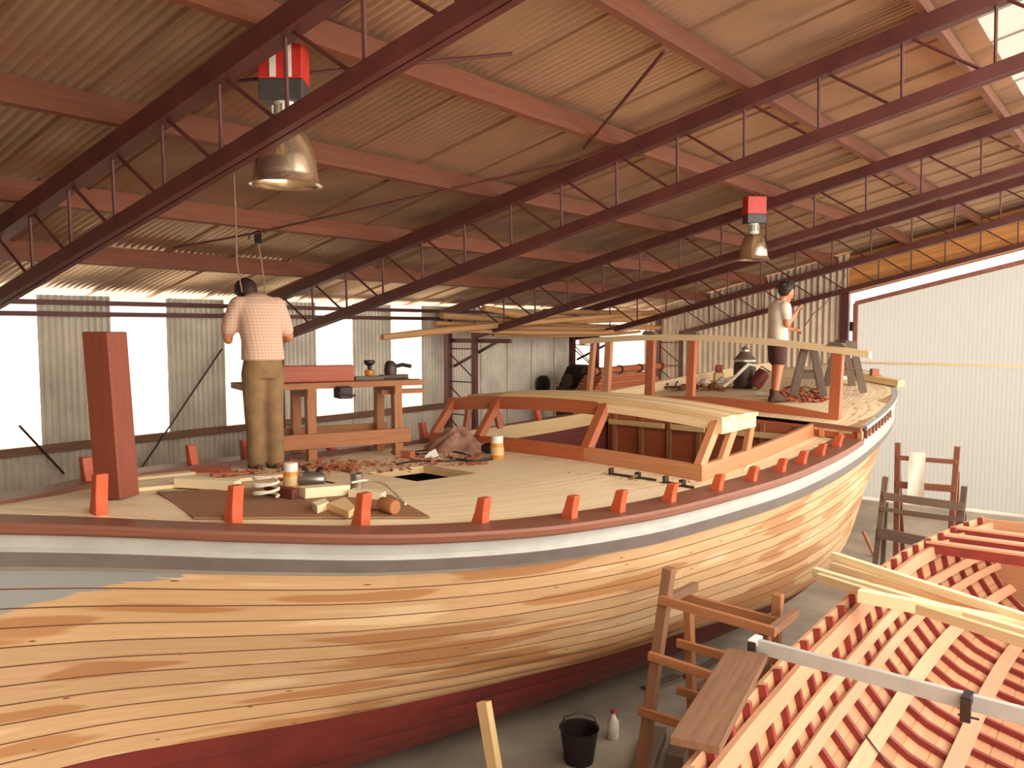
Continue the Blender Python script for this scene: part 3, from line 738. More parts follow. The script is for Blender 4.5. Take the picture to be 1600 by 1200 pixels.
MB().tube([h+V(.05, -.06, .02), h+V(.0, 0, .03), h-V(.05, -.06, .0), h-V(.06, -.07, .05)], .01, 6).build('hook', M['black'], hk, True)
rod('hanging_cord', [h-UZ*.09, at_X(409, 410, h.x), at_X(415, 463, h.x)], .007, M['rope'], 'thin cord hanging from the hook block behind the bending man', 'cord')
x0 = 4.55; t0 = at_X(364, 240, x0)
rod('hanging_cord', [Vector((t0.x, t0.y, zr(t0.y)-.02)), t0, at_X(368, 330, x0), at_X(370, 410, x0), at_X(378, 456, x0)], .006, M['rope'], 'long thin cord hanging down beside the head of the bending man', 'cord')

# ================================================================== POLES STORED ON BRACKETS ALONG THE WALL
rk = thing('pole_rack', 'steel bracket arms on the wall columns carrying long poles', 'rack', (12.9, 9.2, 3.3))
for x in (10.95, 14.8): MB().bar((x+.07, 9.6, 3.385), (x+.07, 8.3, 3.385), .06, .07).build('bracket_arm', M['steel'], rk); MB().bar((x+.07, 9.5, 2.95), (x+.07, 8.6, 3.36), .04, .04).build('bracket_strut', M['steel'], rk)
LOGS = [([(597, 527), (690, 517), (770, 509), (880, 500), (1000, 490)], 8.5, [.045, .055, .05, .045, .03], 'long crooked pole whose knotty end sticks out left of the rack'),
        ([(755, 481), (810, 492), (900, 500), (980, 498), (1045, 494)], 8.72, [.05, .075, .08, .075, .06], 'thick pale peeled log bowing along the top of the pole rack'),
        ([(690, 493), (790, 500), (900, 510), (1030, 512)], 8.95, [.05, .06, .06, .05], 'brown pole lying behind the thick pale log on the rack'),
        ([(680, 505), (800, 512), (920, 515), (1010, 508)], 8.8, [.035, .05, .05, .04], 'thin brown pole in the middle of the pole rack'),
        ([(730, 517), (830, 520), (940, 520), (1000, 512)], 8.6, [.03, .04, .04, .03], 'slender pole along the lower front edge of the pole rack'),
        ([(770, 523), (870, 525), (960, 522), (1000, 518)], 8.72, [.03, .035, .035, .03], 'lowest slender pole hanging under the others on the rack'),
        ([(850, 486), (930, 489), (1040, 488)], 9.05, [.05, .06, .05], 'short pale pole behind the bowed log near the corner')]
for pts, Y, rr, lb in LOGS:
    path = []; P0 = [at_Y(x, y, Y) for x, y in pts]; R0 = []
    for i in range(len(P0)-1):
        for k in range(4): f = k/4; path.append(P0[i].lerp(P0[i+1], f)); R0.append((rr[i]*(1-f)+rr[i+1]*f)*random.uniform(.92, 1.08))
    path.append(P0[-1]); R0.append(rr[-1])
    o = MB().tube(path, R0, 10).build('pole', M['log'], None, True); tag(o, lb, 'pole', 'poles stored on the wall rack')
# things by the wall in the far corner
pw = at_Y(849, 602, 9.88)
w_ = thing('pulley_wheel', 'round black pulley wheel on the pale wall sheets', 'wheel', pw)
MB().lathe([(.02, -.05), (.17, -.05), (.2, -.04), (.17, 0), (.2, .04), (.17, .05), (.02, .05)], pw, 24, (0, -1, 0)).build('rim', M['black'], w_, True)
MB().lathe([(0, -.09), (.04, -.09), (.04, .09), (0, .09)], pw, 12, (0, -1, 0)).build('hub', M['iron'], w_, True)
mc = at_Y(896, 610, 9.15); mc.z = 0
mt = thing('machine', 'dark bench machine standing by the wall beyond the cabin', 'machine', mc)
a = at_Y(895, 612, 9.1); b_ = at_Y(925, 572, 9.1)
MB().box((mc.x-.25, 8.95, 0), (mc.x+.25, 9.4, a.z+.1)).build('stand', M['iron'], mt, bevel=.02)
MB().prism([(mc.x-.2, 8.98, a.z+.1), (mc.x+.55, 8.98, a.z+.1), (mc.x+.55, 8.98, b_.z-.05), (mc.x+.25, 8.98, b_.z+.05), (mc.x+.1, 8.98, b_.z)], (0, .4, 0)).build('head', M['black'], mt, bevel=.02)
MB().lathe([(0, 0), (.13, 0), (.13, .06), (0, .06)], (mc.x-.26, 9.1, a.z+.22), 18, (-1, 0, 0)).build('hand_wheel', M['iron'], mt, True)
r0, r1 = at_Y(925, 612, 8.4), at_Y(1025, 612, 8.4)
tr = thing('timber_rack', 'timber rack holding stacked planks in the far corner', 'rack', (r0.x+1.4, 8.4, 0))
for x in (r0.x+.2, r0.x+1.6, r1.x-.1):
    for y in (8.25, 8.75): MB().box((x-.05, y-.05, 0), (x+.05, y+.05, r0.z-.06)).build('leg', M['darktimber'], tr)
    MB().box((x-.05, 8.15, r0.z-.06), (x+.05, 8.85, r0.z)).build('bearer', M['darktimber'], tr)
nm = ['lowest', 'second from the bottom', 'third from the bottom', 'fourth from the bottom', 'topmost']
for k in range(5):
    o = MB().box((r0.x-.1+.07*k, 8.3, r0.z+.001+k*.058), (r1.x+.1-.1*k, 8.7, r0.z+.053+k*.058)).build('stacked_plank', M['mahogred']); tag(o, 'reddish plank, %s of the stack in the far corner' % nm[k], 'plank', 'planks stacked in the far corner')
zt = r0.z+.293
o = thing('pipe', 'long reddish pipe with dark collars on top of the plank stack', 'pipe', (r0.x, 8.5, zt))
MB().tube([(r0.x+.1, 8.45, zt+.075), (r1.x+.4, 8.45, zt+.085)], .07, 14).build('tube', M['mahogred'], o, True)
for q in (.25, 1.1, 1.9, r1.x-r0.x+.25): MB().lathe([(.07, -.03), (.085, -.03), (.085, .03), (.07, .03)], (r0.x+q, 8.45, zt+.08), 16, (1, 0, 0)).build('collar', M['iron'], o, True)

# ================================================================== PEOPLE
def ell(m, c, r, n=16, fn=None):
    b = len(m.v); rings = 12
    for i in range(rings+1):
        ph = math.pi*i/rings
        for k in range(n):
            th = 2*math.pi*k/n; p = Vector((math.sin(ph)*math.cos(th), math.sin(ph)*math.sin(th), math.cos(ph)))
            if fn: p = fn(p)
            m.v.append(Vector(c)+Vector((p.x*r[0], p.y*r[1], p.z*r[2])))
    for i in range(rings):
        for k in range(n):
            k2 = (k+1) % n; m.f.append((b+i*n+k, b+(i+1)*n+k, b+(i+1)*n+k2, b+i*n+k2)); m.uv.append([(0, 0)]*4)
def limb(m, pts, n=12):
    P = [Vector(p[:3]) for p in pts]; Rr = [p[3] for p in pts]; path = []; rs = []
    for i in range(len(P)-1):
        for k in range(4): f = k/4; path.append(P[i].lerp(P[i+1], f)); rs.append(Rr[i]+(Rr[i+1]-Rr[i])*f)
    path.append(P[-1]); rs.append(Rr[-1]); m.tube(path, rs, n)
    for p, r in zip(P, Rr): ell(m, p, (r, r, r), 10)
def loft(m, rings, n=20):
    """rings: (centre, fwd half depth, side half width, tilt forward angle)"""
    b = len(m.v)
    for c, rf, rsd, tl in rings:
        f = Vector((math.cos(tl), 0, -math.sin(tl)))
        for k in range(n):
            a = 2*math.pi*k/n; ca, sa = math.cos(a), math.sin(a)
            m.v.append(Vector(c)+f*(rf*math.copysign(abs(ca)**.8, ca))+Vector((0, 1, 0))*(rsd*math.copysign(abs(sa)**.8, sa)))
    for i in range(len(rings)-1):
        for k in range(n):
            k2 = (k+1) % n; m.f.append((b+i*n+k, b+i*n+k2, b+(i+1)*n+k2, b+(i+1)*n+k)); m.uv.append([(0, 0)]*4)
    m.f.append(tuple(b+k for k in reversed(range(n)))); m.uv.append([(0, 0)]*n)
    e = b+(len(rings)-1)*n; m.f.append(tuple(e+k for k in range(n))); m.uv.append([(0, 0)]*n)
def hand(m, wrist, d, side, down, curl=.5):
    """palm, four unequal fingers with a knuckle bend and a thumb from the side of the palm"""
    w = Vector(wrist); d = Vector(d).normalized(); side = Vector(side); side = (side-d*side.dot(d)).normalized(); nn = d.cross(side).normalized()
    if nn.dot(Vector(down)) < 0: nn = -nn
    for q in (-.03, -.01, .01, .03): limb(m, [(*(w+side*q*.5), .017), (*(w+d*.085+side*q), .014)], 8)
    for q, L in ((-.033, .062), (-.011, .075), (.011, .080), (.033, .070)):
        k0 = w+d*.085+side*q; d1 = (d+nn*curl).normalized(); d2 = (d*.4+nn*(curl+.5)).normalized()
        limb(m, [(*k0, .0105), (*(k0+d1*L*.55), .0095), (*(k0+d1*L*.55+d2*L*.5), .008)], 7)
    t0 = w+d*.03+side*.03; limb(m, [(*t0, .013), (*(t0+(d*.5+side*.7+nn*.3).normalized()*.045), .0115), (*(t0+(d*.5+side*.7+nn*.3).normalized()*.045+(d*.9+nn*.4).normalized()*.032), .0095)], 7)
def head(m, c, s, pitch):
    """head looking along +x, pitched down by pitch"""
    h = MB()
    def shape(p):
        q = p.copy()
        if q.z < 0: q.x *= 1-.10*(-q.z); q.y *= 1-.30*(-q.z); q.x += .12*(-q.z)
        return q
    ell(h, (0, 0, 0), (.098, .076, .118), 20, shape)
    ell(h, (.100, 0, -.018), (.020, .013, .022), 10); ell(h, (.104, 0, -.030), (.018, .016, .011), 10)
    ell(h, (.092, 0, -.066), (.014, .024, .007), 10); ell(h, (.090, 0, -.078), (.013, .022, .007), 10); ell(h, (.078, 0, -.104), (.022, .026, .018), 10)
    for sy in (-1, 1):
        ell(h, (.083, sy*.030, .018), (.017, .024, .008), 10); ell(h, (-.004, sy*.077, -.012), (.019, .008, .031), 10)
    a, b = math.cos(pitch), math.sin(pitch); base = len(m.v)
    for p in h.v: m.v.append(Vector((p.x*a+p.z*b, p.y, -p.x*b+p.z*a))*s+Vector(c))
    for f in h.f: m.f.append(tuple(i+base for i in f))
    m.uv += h.uv
def hairdo(m, c, s, pitch, curls=46):
    h = MB(); random.seed(5)
    def shape(p):
        q = p*(1+.05*math.sin(p.x*9+p.y*7)*math.cos(p.z*8))
        if p.x > .35 and p.z < .55: q.x = .35+(p.x-.35)*.2
        if p.z < -.15 and p.x > -.1: q.x *= .7
        return q
    ell(h, (-.020, 0, .030), (.110, .094, .112), 22, shape)
    for k in range(curls):
        th = random.uniform(.6, 2*math.pi-.6); ph = random.uniform(0.1, 1.75)
        if th < 1.2 or th > 2*math.pi-1.2: ph = min(ph, .9)
        p = Vector((math.sin(ph)*math.cos(th)*.105-.02, math.sin(ph)*math.sin(th)*.088, math.cos(ph)*.108+.03)); r = random.uniform(.018, .03); ell(h, p, (r, r, r), 8)
    a, b = math.cos(pitch), math.sin(pitch); base = len(m.v)
    for p in h.v: m.v.append(Vector((p.x*a+p.z*b, p.y, -p.x*b+p.z*a))*s+Vector(c))
    for f in h.f: m.f.append(tuple(i+base for i in f))
    m.uv += h.uv
def place(m, loc, yaw, s):
    c, q = math.cos(yaw), math.sin(yaw); loc = Vector(loc)
    m.v = [Vector((p.x*c-p.y*q, p.x*q+p.y*c, p.z))*s+loc for p in m.v]; return m
def fuse(o, vox, it=3):
    r = o.modifiers.new('fuse', 'REMESH'); r.mode = 'VOXEL'; r.voxel_size = vox; r.use_smooth_shade = True
    q = o.modifiers.new('soft', 'SMOOTH'); q.factor = .5; q.iterations = it
def person(label, loc, yaw, s, body, clothes, hair):
    t = thing('person', label, 'person', loc)
    fuse(place(body, loc, yaw, s).build('body', M['skin'], t, True), .0085, 3)
    for nme, m, mt_, vox in clothes: fuse(place(m, loc, yaw, s).build(nme, mt_, t, True), vox, 5)
    place(hair, loc, yaw, s).build('hair', M['hair'], t, True)
    return t
def on_deck(px, py, zf=None, dz=0):
    zf = zf or zd; z = 2.3
    for i in range(40):
        p = at_z(px, py, z+dz); q = (p.x-BX, p.y-BY); u = q[0]*BA[0]+q[1]*BA[1]; v = q[0]*BN[0]+q[1]*BN[1]; z = .5*z+.5*zf(u, v)
    return at_z(px, py, z+dz)
# ---- man bending over at the bench, back to us
p1 = on_deck(414, 731)
S1 = 1.0; body = MB()
limb(body, [(0, .09, .92, .085), (.02, .082, .52, .058), (-.01, .08, .10, .045)]); limb(body, [(0, -.09, .92, .085), (-.03, -.082, .52, .058), (-.05, -.08, .10, .045)])
loft(body, [((0, 0, .86), .10, .155, 0), ((0, 0, 1.0), .115, .165, .05), ((.02, 0, 1.14), .105, .15, .15), ((.06, 0, 1.30), .12, .17, .3), ((.12, 0, 1.46), .12, .19, .45), ((.17, 0, 1.55), .08, .14, .6)])
limb(body, [(.15, 0, 1.50, .07), (.24, .0, 1.575, .062), (.31, .01, 1.60, .055)])
head(body, (.36, .02, 1.615), 1.0, 1.05)
limb(body, [(.11, .20, 1.50, .065), (.13, .275, 1.22, .048), (.13, .27, 1.19, .042)]); limb(body, [(.13, .275, 1.21, .046), (.33, .20, 1.36, .032)]); hand(body, (.33, .2, 1.36), (.8, -.4, .4), (0, 1, .2), (0, -1, 0), .6)
limb(body, [(.11, -.20, 1.50, .065), (.10, -.29, 1.22, .048)]); limb(body, [(.10, -.29, 1.22, .046), (.36, -.24, 1.14, .032)]); hand(body, (.36, -.24, 1.14), (1, .2, -.1), (0, 1, 0), (0, 0, -1), .7)
shirt = MB(); loft(shirt, [((-.015, 0, 1.0), .148, .195, 0), ((-.01, 0, 1.08), .145, .19, .05), ((.01, 0, 1.2), .138, .185, .18), ((.05, 0, 1.34), .145, .20, .32), ((.10, 0, 1.47), .14, .215, .45), ((.14, 0, 1.54), .11, .18, .55), ((.19, 0, 1.585), .07, .09, .7)])
limb(shirt, [(.10, .175, 1.50, .092), (.115, .245, 1.36, .078), (.122, .262, 1.29, .074)]); limb(shirt, [(.10, -.175, 1.50, .092), (.11, -.245, 1.36, .078), (.108, -.268, 1.28, .074)])
tro = MB(); loft(tro, [((0, 0, .84), .135, .17, 0), ((0, 0, .93), .14, .185, 0), ((0, 0, 1.04), .125, .165, .05)])
limb(tro, [(0, .085, .88, .115), (.02, .082, .52, .092), (-.005, .08, .30, .086), (-.01, .08, .085, .088)]); limb(tro, [(0, -.085, .88, .115), (-.03, -.082, .52, .092), (-.045, -.08, .30, .086), (-.05, -.08, .085, .088)])
boots = MB()
for sy, x0 in ((.08, -.01), (-.08, -.05)): loft(boots, [((x0+.05, sy, .0), .145, .048, 0), ((x0+.05, sy, .03), .145, .05, 0), ((x0+.03, sy, .07), .10, .048, 0), ((x0, sy, .12), .055, .05, 0)])
hr = MB(); hairdo(hr, (.36, .02, 1.615), 1.12, 1.05, 0)
man1 = person('man in checked shirt and khaki trousers bending over the workbench, back turned', p1, math.radians(72), 1.0, body, [('shirt', shirt, M['shirt'], .016), ('trousers', tro, M['trouser'], .015), ('boots', boots, M['boot'], .014)], hr)
# ---- young man on the raised aft deck, in profile facing right
p2m = on_deck(1213, 627, zr2)
body = MB()
limb(body, [(0, .085, .86, .085), (.03, .09, .47, .058), (0, .09, .08, .042)]); limb(body, [(0, -.085, .86, .085), (-.02, -.09, .47, .058), (-.07, -.09, .08, .042)])
loft(body, [((0, 0, .80), .10, .15, 0), ((0, 0, .94), .105, .15, 0), ((.0, 0, 1.08), .095, .135, 0), ((0, 0, 1.24), .11, .16, .05), ((.02, 0, 1.36), .10, .17, .15), ((.03, 0, 1.43), .06, .10, .2)])
limb(body, [(.03, 0, 1.38, .065), (.07, 0, 1.47, .052), (.09, 0, 1.50, .05)]); head(body, (.125, 0, 1.555), .98, .45)
limb(body, [(.02, -.185, 1.35, .058), (.02, -.215, 1.10, .045), (.02, -.215, 1.09, .04)]); limb(body, [(.02, -.215, 1.10, .044), (.20, -.13, 1.27, .03)]); hand(body, (.20, -.13, 1.27), (.6, .3, .7), (.3, .9, 0), (.6, 0, -.6), .8)
limb(body, [(.02, .185, 1.35, .058), (.04, .215, 1.09, .045)]); limb(body, [(.04, .215, 1.09, .044), (.30, .14, 1.03, .03)]); hand(body, (.30, .14, 1.03), (1, -.1, 0), (0, -1, 0), (0, 0, -1), .8)
tee = MB(); loft(tee, [((0, 0, .84), .125, .165, 0), ((0, 0, .98), .122, .162, 0), ((0, 0, 1.12), .115, .155, 0), ((.0, 0, 1.27), .125, .18, .08), ((.02, 0, 1.38), .11, .18, .18), ((.04, 0, 1.43), .07, .09, .3)])
for sy in (-1, 1): limb(tee, [(.015, sy*.165, 1.35, .082), (.02, sy*.205, 1.22, .07)])
sh = MB(); loft(sh, [((0, 0, .78), .12, .17, 0), ((0, 0, .92), .118, .16, 0)])
limb(sh, [(0, .085, .80, .105), (.012, .09, .60, .095)]); limb(sh, [(0, -.085, .80, .105), (-.012, -.09, .60, .095)])
boots = MB()
for sy, x0 in ((.09, 0), (-.09, -.07)): loft(boots, [((x0+.05, sy, 0), .135, .046, 0), ((x0+.05, sy, .03), .135, .048, 0), ((x0+.03, sy, .065), .095, .046, 0), ((x0, sy, .13), .055, .052, 0), ((x0, sy, .17), .056, .054, 0)])
hr = MB(); hairdo(hr, (.118, 0, 1.565), 1.10, .45)
man2 = person('young man in white shirt and dark shorts standing on the raised aft deck', p2m, math.radians(-42), .93, body, [('tee_shirt', tee, M['tee'], .014), ('shorts', sh, M['shorts'], .014), ('boots', boots, M['boot'], .013)], hr)
hd = p2m+V(math.cos(math.radians(-42))*.40, math.sin(math.radians(-42))*.40, 1.02)
q = at_X(1322, 428, XE-.2)
rod('power_lead', [hd, hd.lerp(q, .12)+UZ*.03, hd.lerp(q, .35)-UZ*.06, hd.lerp(q, .7)-UZ*.05, q], .008, M['iron'], 'thin dark power lead rising from the hand of the young man to the end wall', 'cord')

# ================================================================== WORKBENCH AND WHAT IS ON IT
def wz(u, v): p = W(u, v, 0); return p
b0, b1 = W(3.10, 2.02, 0), W(4.78, 1.52, 0); bd = (b1-b0).normalized(); bn = Vector((-bd.y, bd.x, 0)); zb = 2.27
wb = thing('workbench', 'timber workbench on deck behind the bending man', 'bench', (b0+b1)/2+UZ*zb)
ZT = 3.05
def bp(s_, w_, z): return b0+bd*s_+bn*w_+UZ*z
LB = (b1-b0).length
for k, w_ in enumerate((-.2, 0, .2)):
    MB().bar(bp(-.05, w_, ZT-.03), bp(LB+.02+.06*(k == 0), w_, ZT-.03), .19, .06).build('top_board', M['bench'], wb, bevel=.004)
MB().bar(bp(LB-.35, -.12, ZT-.13), bp(LB+.14, -.12, ZT-.13), .06, .05).build('end_bearer', M['bench'], wb)
for s_ in (.60, LB-.22):
    MB().bar(bp(s_, -.3, ZT-.10), bp(s_, .3, ZT-.10), .08, .09).build('cross_bearer', M['bench'], wb)
    for w_ in (-.26, .26): MB().bar(bp(s_, w_, zb-.02), bp(s_, w_*.9, ZT-.06), .10, .09, bd).build('leg', M['bench'], wb, bevel=.004)
for w_ in (-.31, .31): MB().bar(bp(.1, w_, zb+.20), bp(LB-.1, w_, zb+.20), .04, .15).build('stretcher', M['bench'], wb, bevel=.004)
vz = MB().frame(bp(LB*.52, -.34, ZT-.10), bd*.07, bn*.10, UZ*.06).build('vise', M['black'], wb, bevel=.01)
MB().tube([bp(LB*.52-.09, -.45, ZT-.10), bp(LB*.52+.09, -.45, ZT-.13)], .010, 8).build('vise_handle', M['iron'], vz, True)
o = MB().bar(bp(.0, -.05, ZT+.085), bp(1.08, -.16, ZT+.085), .14, .165).build('timber_baulk', M['redwood'], None, bevel=.008); tag(o, 'thick reddish timber baulk lying on the workbench', 'timber')
o = MB().bar(bp(1.12, -.1, ZT+.022), bp(1.42, -.12, ZT+.022), .12, .04).build('offcut', M['greytimber'], None); tag(o, 'flat dark offcut beside the timber baulk on the workbench', 'offcut')
gl = thing('glue_pot', 'small yellow and black pot on the workbench', 'pot', bp(1.36, .08, ZT))
MB().lathe([(0, 0), (.05, 0), (.055, .09), (.04, .10), (0, .10)], bp(1.36, .08, ZT), 16).build('jar', M['amber'], gl, True)
MB().lathe([(.02, .10), (.022, .14), (.06, .17), (.06, .20), (0, .205)], bp(1.36, .08, ZT), 14).build('lid', M['black'], gl, True)
pl = thing('power_planer', 'dark power planer standing on the end of the workbench', 'tool', bp(1.62, -.02, ZT))
MB().frame(bp(1.60, -.02, ZT+.025), bd*.15, bn*.05, UZ*.022).build('sole', M['iron'], pl, bevel=.006)
MB().lathe([(0, 0), (.065, 0), (.07, .05), (.06, .12), (.03, .15), (0, .15)], bp(1.56, -.02, ZT+.045), 16).build('motor', M['iron'], pl, True)
MB().tube([bp(1.60, -.02, ZT+.13), bp(1.70, -.02, ZT+.15), bp(1.80, -.02, ZT+.13)], .022, 8).build('handle', M['black'], pl, True)

# ================================================================== THINGS ON THE FOREDECK
RTv = Vector(RT); FWh = Vector((math.cos(YAW), math.sin(YAW), 0))
def quad_on(name, pix, th, mat, label, cat, zf=None, dz=.003):
    P = [on_deck(x, y, zf, dz) for x, y in pix]
    return tag(MB().prism(P, (0, 0, th)).build(name, mat, None), label, cat)
def block(name, px0, px1, w, h, mat, label, cat, zf=None, lift=.002, bevel=.004, base=None):
    """a length of timber lying on deck between two pixels"""
    a, b = on_deck(*px0, zf), on_deck(*px1, zf)
    o = MB().bar(a+UZ*(lift+h/2), b+UZ*(lift+h/2), w, h).build(name, mat, None, bevel=bevel); return tag(o, label, cat)
# tall red timber post
a = on_deck(168, 781); yw = math.radians(-66)
d1 = Vector((math.cos(yw), math.sin(yw), 0)); d2 = Vector((-d1.y, d1.x, 0)); c = a+d2*.10
P = [c-d1*.095-d2*.10, c+d1*.095-d2*.10, c+d1*.095+d2*.10, c-d1*.095+d2*.10]
o = MB().prism([p+UZ*.004 for p in P], Vector((-.030, .035, 1.10))).build('timber_post', M['redpost'], None, bevel=.008); tag(o, 'tall square red timber baulk standing upright on the foredeck', 'timber')
quad_on('plywood_sheet', [(245, 770), (303, 811), (672, 810), (612, 776), (480, 762)], .012, M['ply'], 'brown plywood sheet lying on the foredeck under the tools', 'board')
PLY = .016
block('long_board', (205, 768), (445, 745), .13, .03, M['pine'], 'long pale board lying on the foredeck behind the red baulk', 'board')
block('long_board', (190, 752), (300, 741), .12, .025, M['pine'], 'short pale board near the far rail of the foredeck', 'board')
block('offcut', (278, 763), (372, 769), .11, .07, M['cream'], 'cream timber offcut at the left end of the plywood sheet', 'offcut', lift=PLY)
block('offcut', (470, 781), (540, 775), .13, .075, M['cream'], 'cream timber block lying across the middle of the plywood sheet', 'offcut', lift=PLY)
block('offcut', (548, 778), (600, 783), .10, .05, M['cream'], 'second cream block just right of the big cream block', 'offcut', lift=PLY)
block('dark_bar', (418, 775), (462, 783), .07, .07, M['intred'], 'dark red-brown bar beside the white rope coil', 'timber', lift=PLY)
P = [on_deck(x, y) for x, y in ((512, 800), (540, 790), (556, 806), (545, 814))]
o = MB().prism([p+UZ*PLY for p in P], (0, 0, .045)).build('offcut', M['pine2'], None); tag(o, 'tan wedge-shaped offcut in front of the cream blocks', 'offcut')
P = [on_deck(x, y) for x, y in ((488, 800), (508, 793), (514, 799), (496, 806))]
o = MB().prism([p+UZ*PLY for p in P], (0, 0, .05)).build('offcut', M['cream'], None); tag(o, 'small cream wedge left of the tan wedge', 'offcut')
block('offcut', (300, 738), (362, 737), .07, .035, M['redwood'], 'narrow red offcut lying left of the feet of the bending man', 'offcut')
block('offcut', (330, 744), (385, 741), .09, .02, M['mahogred'], 'thin flat red-brown offcut in front of the far rail', 'offcut')
def jar(px, py, label, s, zl=.002):
    c = on_deck(px, py)+UZ*zl; t = thing('jar', label, 'jar', c)
    MB().lathe([(0, 0), (.055*s, 0), (.058*s, .01), (.058*s, .12*s), (.050*s, .135*s), (0, .135*s)], c, 20).build('glass', M['amber'], t, True)
    MB().lathe([(0, .135*s), (.052*s, .135*s), (.052*s, .195*s), (.046*s, .20*s), (0, .20*s)], c, 20).build('lid', M['white'], t, True)
    MB().lathe([(.0585*s, .03*s), (.0595*s, .03*s), (.0595*s, .10*s), (.0585*s, .10*s)], c, 20).build('label', M['pine2'], t, True)
jar(455, 767, 'amber jar with a tall white lid on the foredeck by the cream blocks', 1.0, PLY)
jar(777, 716, 'amber jar standing in front of the deckhouse', 1.15)
# router / grinder
c = on_deck(489, 768)+UZ*PLY; t = thing('power_tool', 'silver power router lying on the plywood sheet', 'tool', c)
MB().lathe([(0, -.10), (.05, -.10), (.062, -.07), (.062, .05), (.045, .09), (.02, .10), (0, .10)], c+UZ*.075, 18, RTv).build('motor', M['silver'], t, True)
MB().lathe([(0, 0), (.085, 0), (.085, .015), (0, .015)], c+UZ*.0+FWh*.02, 24).build('base', M['iron'], t, True)
for q in (-1, 1): MB().tube([c+UZ*.10+RTv*q*.02, c+UZ*.16+RTv*q*.05, c+UZ*.16+RTv*q*.08], .016, 8).build('handle', M['black'], t, True)
MB().tube([c+RTv*.10+UZ*.06, c+RTv*.2+UZ*.05+FWh*-.05, c+RTv*.35+UZ*.012-FWh*.12, c+RTv*.52+UZ*.010-FWh*.2], .007, 6).build('power_cord', M['black'], t, True)
c = on_deck(557, 763)+UZ*.003; t = thing('tin_can', 'open grey tin can standing behind the cream blocks', 'can', c)
MB().lathe([(0, .003), (.047, .003), (.048, .115), (.051, .118), (.048, .12), (.044, .115), (.044, .01), (0, .01)], c-UZ*.002, 24).build('body', M['silver'], t, .5)
for q in (.03, .09): MB().lathe([(.048, q-.003), (.050, q), (.048, q+.003)], c, 24).build('ring', M['silver'], t, True)
# mallet
a, b = on_deck(580, 797)+UZ*.065, on_deck(611, 806)+UZ*.065; t = thing('mallet', 'round wooden mallet lying at the right of the plywood sheet', 'mallet', (a+b)/2-UZ*.055)
dd = (b-a).normalized(); MB().lathe([(0, 0), (.042, 0), (.05, .01), (.052, .13), (.046, .145), (0, .145)], b-dd*.10, 18, dd).build('head', M['bench'], t, True)
MB().tube([b-dd*.02, b-dd*.02-RTv*.25+FWh*.04-UZ*.03], .014, 8).build('handle', M['darktimber'], t, True)
def cable(name, pix, r, mat, label, zf=None, lift=.0, cat='cable'):
    pts = [on_deck(x, y, zf)+UZ*(r+lift) for x, y in pix]; path = []
    for i in range(len(pts)-1):
        p0, p1, p2_, p3 = pts[max(i-1, 0)], pts[i], pts[i+1], pts[min(i+2, len(pts)-1)]
        for k in range(5):
            t_ = k/5; path.append(.5*((2*p1)+(-p0+p2_)*t_+(2*p0-5*p1+4*p2_-p3)*t_**2+(-p0+3*p1-3*p2_+p3)*t_**3))
    path.append(pts[-1]); return tag(MB().tube(path, r, 7).build(name, mat, None, True), label, cat)
cable('white_flex', [(549, 768), (575, 764), (600, 770), (612, 780), (622, 790), (634, 803)], .009, M['cord'], 'white flex curling over the tools with its plug at the right', lift=.06)
c = on_deck(416, 783)+UZ*(PLY+.015); cp = [c+RTv*(.075+.012*math.sin(k*.9))*math.cos(k*.42)+FWh*(.09+.01*math.cos(k*1.3))*math.sin(k*.42)+UZ*(.0035*k) for k in range(44)]
tag(MB().tube(cp, .011, 7).build('rope_coil', M['cord'], None, True), 'coil of white rope on the plywood sheet beside the dark bar', 'rope')
cable('hose', [(620, 727), (650, 722), (700, 722), (735, 716), (720, 709), (690, 706), (655, 711), (612, 707)], .010, M['black'], 'black cable looping on the deck between the bench and the deckhouse')
cable('hose', [(640, 708), (700, 700), (738, 694), (760, 684)], .009, M['black'], 'thin black cable running up to the cloth heap')
cable('hose', [(700, 716), (730, 722), (770, 719)], .012, M['black'], 'short black cable in front of the amber jar by the deckhouse')
cable('white_flex', [(1162, 736), (1168, 729), (1178, 728), (1186, 733), (1190, 736)], .006, M['cord'], 'short white flex lying on the side deck beside the deckhouse corner')
cable('hose', [(505, 734), (530, 735), (549, 740)], .008, M['redwood'], 'short red lead lying among the shavings')
P = [on_deck(x, y) for x, y in ((664, 714), (686, 719), (684, 716), (672, 710))]
pb = on_deck(672, 716)
o = MB().prism([pb-RTv*.07, pb+RTv*.10, pb+RTv*.05+UZ*.09+FWh*.05, pb+UZ*.06-RTv*.01+FWh*.03], FWh*.01).build('scrap', M['white'], None); tag(o, 'white triangular scrap leaning on the black cable', 'scrap')
block('offcut', (630, 715), (645, 716), .08, .07, M['mahogred'], 'small cube of red-brown wood near the hatch', 'offcut')
c = on_deck(752, 709); t = thing('lamp_head', 'small dark work lamp with a pale lens lying beside the amber jar', 'lamp', c)
MB().lathe([(0, 0), (.03, 0), (.055, .05), (.06, .10), (.05, .10), (0, .06)], c+UZ*.06, 16, RTv).build('shade', M['black'], t, True)
MB().lathe([(0, .085), (.045, .085), (.03, .105), (0, .11)], c+UZ*.06, 14, RTv).build('lens', M['white'], t, True)
